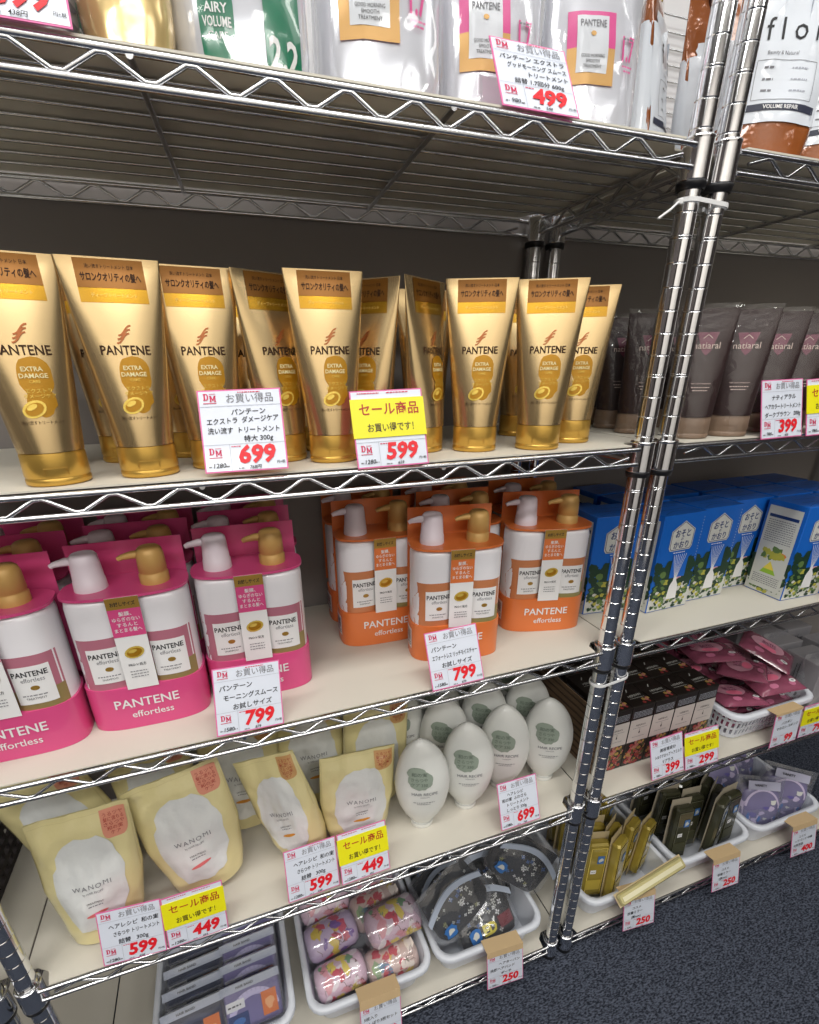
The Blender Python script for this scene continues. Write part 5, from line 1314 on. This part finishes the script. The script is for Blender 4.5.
    'oval_bottle': ((-0.299, 0.066, 0.4777), (0.0, 0.0, -0.2793), (1.04, 1.04, 0.965)),
    'oval_bottle.001': ((-0.203, 0.076, 0.4777), (0.0, 0.0, -0.3491), (1.04, 1.04, 0.965)),
    'oval_bottle.003': ((-0.02, 0.085, 0.4777), (0.0, 0.0, -0.4538), (1.04, 1.04, 0.965)),
    'oval_bottle.002': ((-0.112, 0.096, 0.4777), (0.0, 0.0, -0.4189), (1.04, 1.04, 0.965)),
    'oval_bottle.004': ((-0.212, 0.16, 0.4777), (0.0, 0.0, -0.3491), (1.04, 1.04, 0.965)),
    'oval_bottle.006': ((-0.012, 0.17, 0.4777), (0.0, 0.0, -0.4189), (1.04, 1.04, 0.965)),
    'oval_bottle.005': ((-0.11, 0.182, 0.4777), (0.0, 0.0, -0.4189), (1.04, 1.04, 0.965)),
    'oval_bottle.007': ((-0.285, 0.215, 0.4777), (0.0, 0.0, -0.2443), (1.04, 1.04, 0.965)),
    'oval_bottle.008': ((-0.19, 0.245, 0.4777), (0.0, 0.0, -0.3491), (1.04, 1.04, 0.965)),
    'oval_bottle.010': ((0.0, 0.255, 0.4777), (0.0, 0.0, -0.3491), (1.04, 1.04, 0.965)),
    'oval_bottle.009': ((-0.094, 0.261, 0.4777), (0.0, 0.0, -0.3491), (1.04, 1.04, 0.965)),
    'foil_pouch.008': ((-0.672, 0.048, 1.4952), (-0.0349, 0.0, 0.0349), (1.0, 1.0, 1.0)),
    'foil_pouch.007': ((-0.582, 0.039, 1.4952), (-0.0349, 0.0, 0.0), (1.0, 1.0, 1.0)),
    'foil_pouch.005': ((-0.49, 0.06, 1.4954), (-0.0349, 0.0, -0.0524), (0.93, 1.0, 1.0)),
    'foil_pouch': ((-0.352, 0.08, 1.4955), (-0.0349, 0.0, -0.1047), (0.95, 1.0, 1.0)),
    'foil_pouch.002': ((-0.098, 0.082, 1.4955), (-0.0349, 0.0, -0.1396), (0.88, 1.0, 1.0)),
    'foil_pouch.001': ((-0.222, 0.094, 1.4955), (-0.0349, 0.0, -0.1396), (0.88, 1.0, 1.0)),
    'foil_pouch.006': ((-0.6, 0.135, 1.4954), (-0.0349, 0.0, 0.0524), (0.9, 1.0, 1.0)),
    'foil_pouch.003': ((-0.33, 0.2, 1.4942), (0.0, 0.0, 0.0), (0.95, 1.0, 1.0)),
    'foil_pouch.004': ((-0.16, 0.2, 1.4942), (0.0, 0.0, 0.0), (0.95, 1.0, 1.0)),
    'brown_pouch': ((0.142, 0.045, 1.4964), (-0.0349, 0.0349, -0.384), (1.0, 1.0, 1.0)),
    'brown_pouch.001': ((0.262, 0.052, 1.4953), (-0.0349, 0.0, -0.4538), (1.0, 1.0, 0.86)),
    'brown_pouch.002': ((0.03, 0.13, 1.4969), (-0.0349, 0.0524, 0.6632), (0.9, 1.0, 0.95)),
    'brown_pouch.003': ((0.175, 0.15, 1.498), (-0.0349, -0.0698, -0.1745), (1.0, 1.0, 1.0)),
    'brown_pouch.005': ((0.31, 0.15, 1.498), (-0.0349, 0.0698, -0.3491), (1.0, 1.0, 1.0)),
    'brown_pouch.004': ((0.07, 0.235, 1.4953), (-0.0349, 0.0, 0.4363), (0.9, 1.0, 0.95)),
    'refill_pouch': ((-0.826, 0.062, 0.4798), (-0.0524, 0.0175, 0.0524), (0.92, 1.0, 0.96)),
    'refill_pouch.001': ((-0.516, 0.082, 0.4906), (-0.0698, -0.3142, -0.384), (0.8, 1.0, 0.9)),
    'refill_pouch.003': ((-0.42, 0.088, 0.4832), (-0.0873, 0.0873, 0.0349), (1.0, 1.0, 0.77)),
    'refill_pouch.002': ((-0.674, 0.086, 0.4863), (-0.1047, -0.1396, 0.0698), (1.03, 1.0, 0.93)),
    'refill_pouch.004': ((-0.85, 0.17, 0.4949), (-0.0698, -0.3316, 0.0), (1.0, 1.0, 0.92)),
    'refill_pouch.008': ((-0.362, 0.165, 0.4808), (-0.0524, 0.0524, -0.1396), (0.9, 1.0, 1.0)),
    'refill_pouch.005': ((-0.735, 0.185, 0.4827), (-0.0698, -0.0873, 0.0), (0.92, 1.0, 0.96)),
    'refill_pouch.006': ((-0.61, 0.19, 0.4803), (-0.0524, 0.0349, 0.0), (1.0, 1.0, 1.05)),
    'refill_pouch.007': ((-0.468, 0.205, 0.4809), (-0.0524, -0.0524, 0.0), (0.95, 1.0, 1.0)),
    'refill_pouch.011': ((-0.394, 0.262, 0.4803), (0.0, 0.0524, 0.0), (0.95, 1.0, 0.95)),
    'refill_pouch.009': ((-0.67, 0.268, 0.4802), (0.0, 0.0524, 0.0), (0.92, 1.0, 0.96)),
    'refill_pouch.010': ((-0.535, 0.268, 0.4777), (0.0, 0.0, 0.0), (0.8, 1.0, 0.9)),
    'grey_carton': ((0.745, 0.075, 0.4777), (0.0, 0.0, -0.0524), (1.0, 1.0, 1.0)),
    'grey_carton.003': ((0.85, 0.11, 0.4777), (0.0, 0.0, -0.0524), (1.0, 1.0, 1.0)),
    'grey_carton.001': ((0.748, 0.18, 0.4777), (0.0, 0.0, -0.0524), (1.0, 1.0, 1.0)),
    'grey_carton.004': ((0.852, 0.225, 0.4777), (0.0, 0.0, -0.0524), (1.0, 1.0, 1.0)),
    'grey_carton.002': ((0.745, 0.28, 0.4777), (0.0, 0.0, -0.0524), (1.0, 1.0, 1.0)),
    'loose_pack': ((0.25, -0.02, 0.1573), (0.6981, -0.1745, 0.0524), (1.18, 1.0, 1.0)),
    'cloth_roll.002': ((-0.367, 0.058, 0.0658), (0.0, 0.0, 0.1047), (0.94, 0.987, 1.034)),
    'cloth_roll.005': ((-0.367, 0.165, 0.0858), (0.0, 0.0, 0.1047), (1.0, 1.05, 1.1)),
    'cloth_roll': ((-0.478, 0.06, 0.0817), (0.0, 0.0, 0.1047), (0.88, 0.924, 0.968)),
    'cloth_roll.001': ((-0.48, 0.135, 0.0937), (0.0, 0.0, 0.1396), (0.94, 0.987, 1.034)),
    'cloth_roll.003': ((-0.481, 0.212, 0.0978), (0.0, 0.0, 0.0873), (0.94, 0.987, 1.034)),
    'cloth_roll.006': ((-0.364, 0.241, 0.0938), (0.0, 0.0, 0.0873), (0.94, 0.987, 1.034)),
    'cloth_roll.004': ((-0.35, 0.098, 0.1299), (0.0, 0.0, 0.1047), (1.0, 1.05, 1.1)),
    'slim_pack.016': ((0.571, 0.046, 0.066), (-0.0524, 0.0175, 0.0698), (1.16, 1.3, 1.2)),
    'slim_pack.006': ((0.19, 0.03, 0.0566), (-0.0524, 0.1047, 0.4189), (1.16, 1.3, 1.24)),
    'slim_pack': ((0.144, 0.051, 0.0548), (-0.0698, 0.0349, -0.2443), (1.16, 1.3, 1.24)),
    'slim_pack.017': ((0.539, 0.074, 0.0576), (0.0, 0.1571, 0.4538), (1.16, 1.3, 1.2)),
    'slim_pack.014': ((0.514, 0.036, 0.0744), (-0.014, 0.0454, 0.3491), (1.16, 1.3, 1.2)),
    'slim_pack.003': ((0.206, 0.074, 0.0545), (0.0, 0.0524, 0.4538), (1.16, 1.3, 1.24)),
    'slim_pack.001': ((0.42, 0.058, 0.0555), (-0.0873, 0.0524, -0.1047), (1.16, 1.3, 1.2)),
    'slim_pack.004': ((0.255, 0.069, 0.0555), (0.0, 0.0873, 0.4189), (1.16, 1.3, 1.24)),
    'slim_pack.013': ((0.475, 0.076, 0.0555), (-0.0873, 0.0524, -0.0698), (1.16, 1.3, 1.2)),
    'slim_pack.002': ((0.166, 0.092, 0.0548), (-0.0698, 0.0349, -0.2443), (1.16, 1.3, 1.24)),
    'slim_pack.005': ((0.299, 0.062, 0.0566), (0.0, 0.1396, 0.384), (1.044, 1.17, 1.116)),
    'slim_pack.015': ((0.544, 0.106, 0.056), (0.0, 0.1047, 0.4189), (1.16, 1.3, 1.2)),
    'slim_pack.018': ((0.43, 0.121, 0.0579), (0.0, 0.0349, -0.1745), (1.16, 1.3, 1.2)),
    'slim_pack.021': ((0.567, 0.148, 0.0539), (0.0, 0.0349, 0.0), (1.16, 1.3, 1.2)),
    'slim_pack.019': ((0.489, 0.133, 0.0579), (0.0, 0.0349, 0.1745), (1.16, 1.3, 1.2)),
    'slim_pack.020': ((0.52, 0.167, 0.0578), (0.0, 0.0349, 0.2443), (1.044, 1.17, 1.08)),
    'slim_pack.008': ((0.205, 0.14, 0.0539), (0.0, 0.0349, 0.3491), (1.16, 1.3, 1.24)),
    'slim_pack.007': ((0.15, 0.153, 0.0569), (0.0, 0.0, -0.1745), (1.16, 1.3, 1.24)),
    'slim_pack.009': ((0.258, 0.156, 0.055), (0.0, 0.0698, 0.3491), (1.16, 1.3, 1.24)),
    'slim_pack.022': ((0.44, 0.193, 0.0529), (0.0, 0.0, 0.0), (1.16, 1.3, 1.2)),
    'slim_pack.024': ((0.562, 0.199, 0.0569), (0.0, 0.0, 0.0), (1.16, 1.3, 1.2)),
    'slim_pack.010': ((0.17, 0.205, 0.0529), (0.0, 0.0, -0.1745), (1.16, 1.3, 1.24)),
    'slim_pack.012': ((0.29, 0.2, 0.056), (0.0, 0.1047, 0.3491), (1.16, 1.3, 1.24)),
    'slim_pack.023': ((0.5, 0.203, 0.0529), (0.0, 0.0, 0.1745), (1.16, 1.3, 1.2)),
    'slim_pack.011': ((0.235, 0.215, 0.0529), (0.0, 0.0, 0.3491), (1.16, 1.3, 1.24)),
    'filed_pack': ((-0.759, 0.045, 0.0676), (-0.5585, 0.0, 0.0698), (1.0, 1.0, 1.0)),
    'filed_pack.001': ((-0.651, 0.051, 0.0716), (-0.5585, 0.0, 0.0524), (1.0, 1.0, 1.0)),
    'filed_pack.002': ((-0.759, 0.086, 0.0636), (-0.5585, 0.0, 0.0698), (1.0, 1.0, 1.0)),
    'filed_pack.003': ((-0.651, 0.092, 0.0716), (-0.5585, 0.0, 0.0524), (1.0, 1.0, 1.0)),
    'filed_pack.004': ((-0.759, 0.127, 0.0636), (-0.5585, 0.0, 0.0698), (1.0, 1.0, 1.0)),
    'filed_pack.005': ((-0.651, 0.133, 0.0716), (-0.5585, 0.0, 0.0524), (1.0, 1.0, 1.0)),
    'filed_pack.006': ((-0.759, 0.168, 0.0636), (-0.5585, 0.0, 0.0698), (1.0, 1.0, 1.0)),
    'filed_pack.007': ((-0.651, 0.174, 0.0716), (-0.5585, 0.0, 0.0524), (1.0, 1.0, 1.0)),
    'filed_pack.008': ((-0.759, 0.209, 0.0636), (-0.5585, 0.0, 0.0698), (1.0, 1.0, 1.0)),
    'filed_pack.009': ((-0.651, 0.215, 0.0716), (-0.5585, 0.0, 0.0524), (1.0, 1.0, 1.0)),
    'filed_pack.010': ((-0.759, 0.241, 0.0676), (-0.5585, 0.0, 0.0698), (1.0, 1.0, 1.0)),
    'filed_pack.011': ((-0.651, 0.247, 0.0756), (-0.5585, 0.0, 0.0524), (1.0, 1.0, 1.0)),
    'vanity_bag': ((0.713, 0.064, 0.0595), (-0.2094, 0.0698, -0.384), (1.08, 1.05, 1.08)),
    'vanity_bag.001': ((0.814, 0.073, 0.0618), (-0.178, 0.1361, -0.5934), (1.08, 1.05, 1.08)),
    'vanity_bag.002': ((0.712, 0.16, 0.0656), (-0.5236, 0.0, -0.3491), (1.08, 1.05, 1.08)),
    'vanity_bag.003': ((0.812, 0.2, 0.0645), (-0.4189, 0.0698, -0.3491), (1.08, 1.05, 1.08)),
    'vanity_bag.004': ((0.712, 0.236, 0.0604), (-0.3491, 0.0, -0.1745), (0.972, 0.945, 0.972)),
    'headband_bag.001': ((-0.135, 0.035, 0.0735), (-0.7679, -0.0349, 0.1396), (1.18, 1.18, 1.18)),
    'headband_bag': ((-0.196, 0.052, 0.1621), (-0.4014, -0.384, 0.2793), (1.18, 1.18, 1.18)),
    'headband_bag.002': ((-0.115, 0.103, 0.0907), (-0.8029, 0.0698, -0.0698), (1.18, 1.18, 1.18)),
    'headband_bag.006': ((-0.064, 0.1, 0.1631), (-0.2618, 0.5585, -0.5236), (1.18, 1.18, 1.18)),
    'headband_bag.003': ((-0.197, 0.15, 0.0996), (-0.4189, -0.3491, 0.3491), (0.944, 0.944, 0.944)),
    'headband_bag.004': ((-0.145, 0.195, 0.1105), (-0.6981, -0.1047, 0.0698), (1.18, 1.18, 1.18)),
    'headband_bag.005': ((-0.19, 0.23, 0.0733), (-0.5585, -0.2793, 0.0), (0.944, 0.944, 0.944)),
    'headband_bag.007': ((-0.1, 0.26, 0.1389), (-0.6109, 0.1745, 0.0), (1.062, 1.062, 1.062)),
    'sponge_pack.004': ((0.496, 0.086, 0.494), (0.0, 0.0, 0.0), (1.0, 1.0, 1.0)),
    'sponge_pack.005': ((0.591, 0.082, 0.514), (0.0, 0.0, 0.0524), (1.0, 1.0, 1.0)),
    'sponge_pack.006': ((0.489, 0.19, 0.502), (0.0, 0.0, 0.0), (1.0, 1.0, 1.0)),
    'sponge_pack.007': ((0.596, 0.195, 0.4939), (0.0, 0.0, 0.0), (0.92, 0.92, 0.92)),
    'sponge_pack.010': ((0.47, 0.18, 0.5533), (0.0873, 0.0873, 0.1745), (1.0, 1.0, 1.0)),
    'sponge_pack': ((0.486, 0.078, 0.5423), (-0.1396, 0.0698, -0.2094), (1.0, 1.0, 1.0)),
    'sponge_pack.001': ((0.592, 0.078, 0.5649), (0.1047, -0.0698, -0.1745), (1.0, 1.0, 1.0)),
    'sponge_pack.011': ((0.586, 0.236, 0.5252), (0.2094, 0.0873, -0.1745), (1.0, 1.0, 1.0)),
    'sponge_pack.003': ((0.6, 0.172, 0.5671), (0.3491, 0.3491, -0.8727), (1.0, 1.0, 1.0)),
    'sponge_pack.014': ((0.63, 0.125, 0.608), (0.0419, 0.356, -1.0472), (1.0, 1.0, 1.0)),
    'sponge_pack.012': ((0.532, 0.102, 0.5904), (-0.1047, 0.1047, 0.6109), (1.0, 1.0, 1.0)),
    'sponge_pack.002': ((0.5, 0.165, 0.6052), (-0.1047, -0.0698, -0.3491), (1.0, 1.0, 1.0)),
    'sponge_pack.013': ((0.538, 0.254, 0.5831), (0.2443, -0.2793, 1.0472), (1.0, 1.0, 1.0)),
    'sponge_pack.008': ((0.48, 0.243, 0.6274), (0.2094, 0.1396, 0.4363), (1.0, 1.0, 1.0)),
    'sponge_pack.009': ((0.572, 0.261, 0.5572), (0.1571, -0.0314, -0.6981), (0.84, 0.84, 0.84)),
    'sponge_pack.015': ((0.455, 0.277, 0.5779), (0.5236, 0.1745, 0.0873), (1.0, 1.0, 1.0)),
}
for k_, (l_, r_, s_) in SETTLED.items():
    o_ = bpy.data.objects[k_]; o_.location = l_; o_.rotation_euler = r_; o_.scale = s_

# ---------------------------------------------------------------- camera
cam = bpy.data.cameras.new('Camera'); co = bpy.data.objects.new('Camera', cam); COL.objects.link(co); SC.camera = co
cx_, cy_, cz_, aY, aP, aR, F, PX, PY = (-0.56156, -0.55234, 1.26552, 0.33417, 0.41174, -0.01150, 491.50890, 394.95438, 580.77572)
ca, sa, cb, sb, cc, sc_ = math.cos(aY), math.sin(aY), math.cos(aP), math.sin(aP), math.cos(aR), math.sin(aR)
fw_ = Vector((sa*cb, ca*cb, -sb)); rt = Vector((ca, -sa, 0)); up = rt.cross(fw_)
r1 = rt*cc+up*sc_; u1 = -rt*sc_+up*cc
Mx = Matrix((r1, u1, -fw_)).transposed().to_4x4(); Mx.translation = Vector((cx_, cy_, cz_)); co.matrix_world = Mx
cam.sensor_fit = 'VERTICAL'; cam.sensor_height = 24.0; cam.lens = F/1024*24.0
cam.shift_x = (409.5-PX)/1024; cam.shift_y = (PY-512)/1024
cam.clip_start = 0.02
vs = SC.view_settings; SC.display_settings.display_device = 'sRGB'
vs.view_transform = 'Standard'; vs.look = 'None'; vs.gamma = 1; vs.use_curve_mapping = False; vs.exposure = EXPO
SC.cycles.max_bounces = 8; SC.cycles.transparent_max_bounces = 24; SC.cycles.sample_clamp_indirect = 4
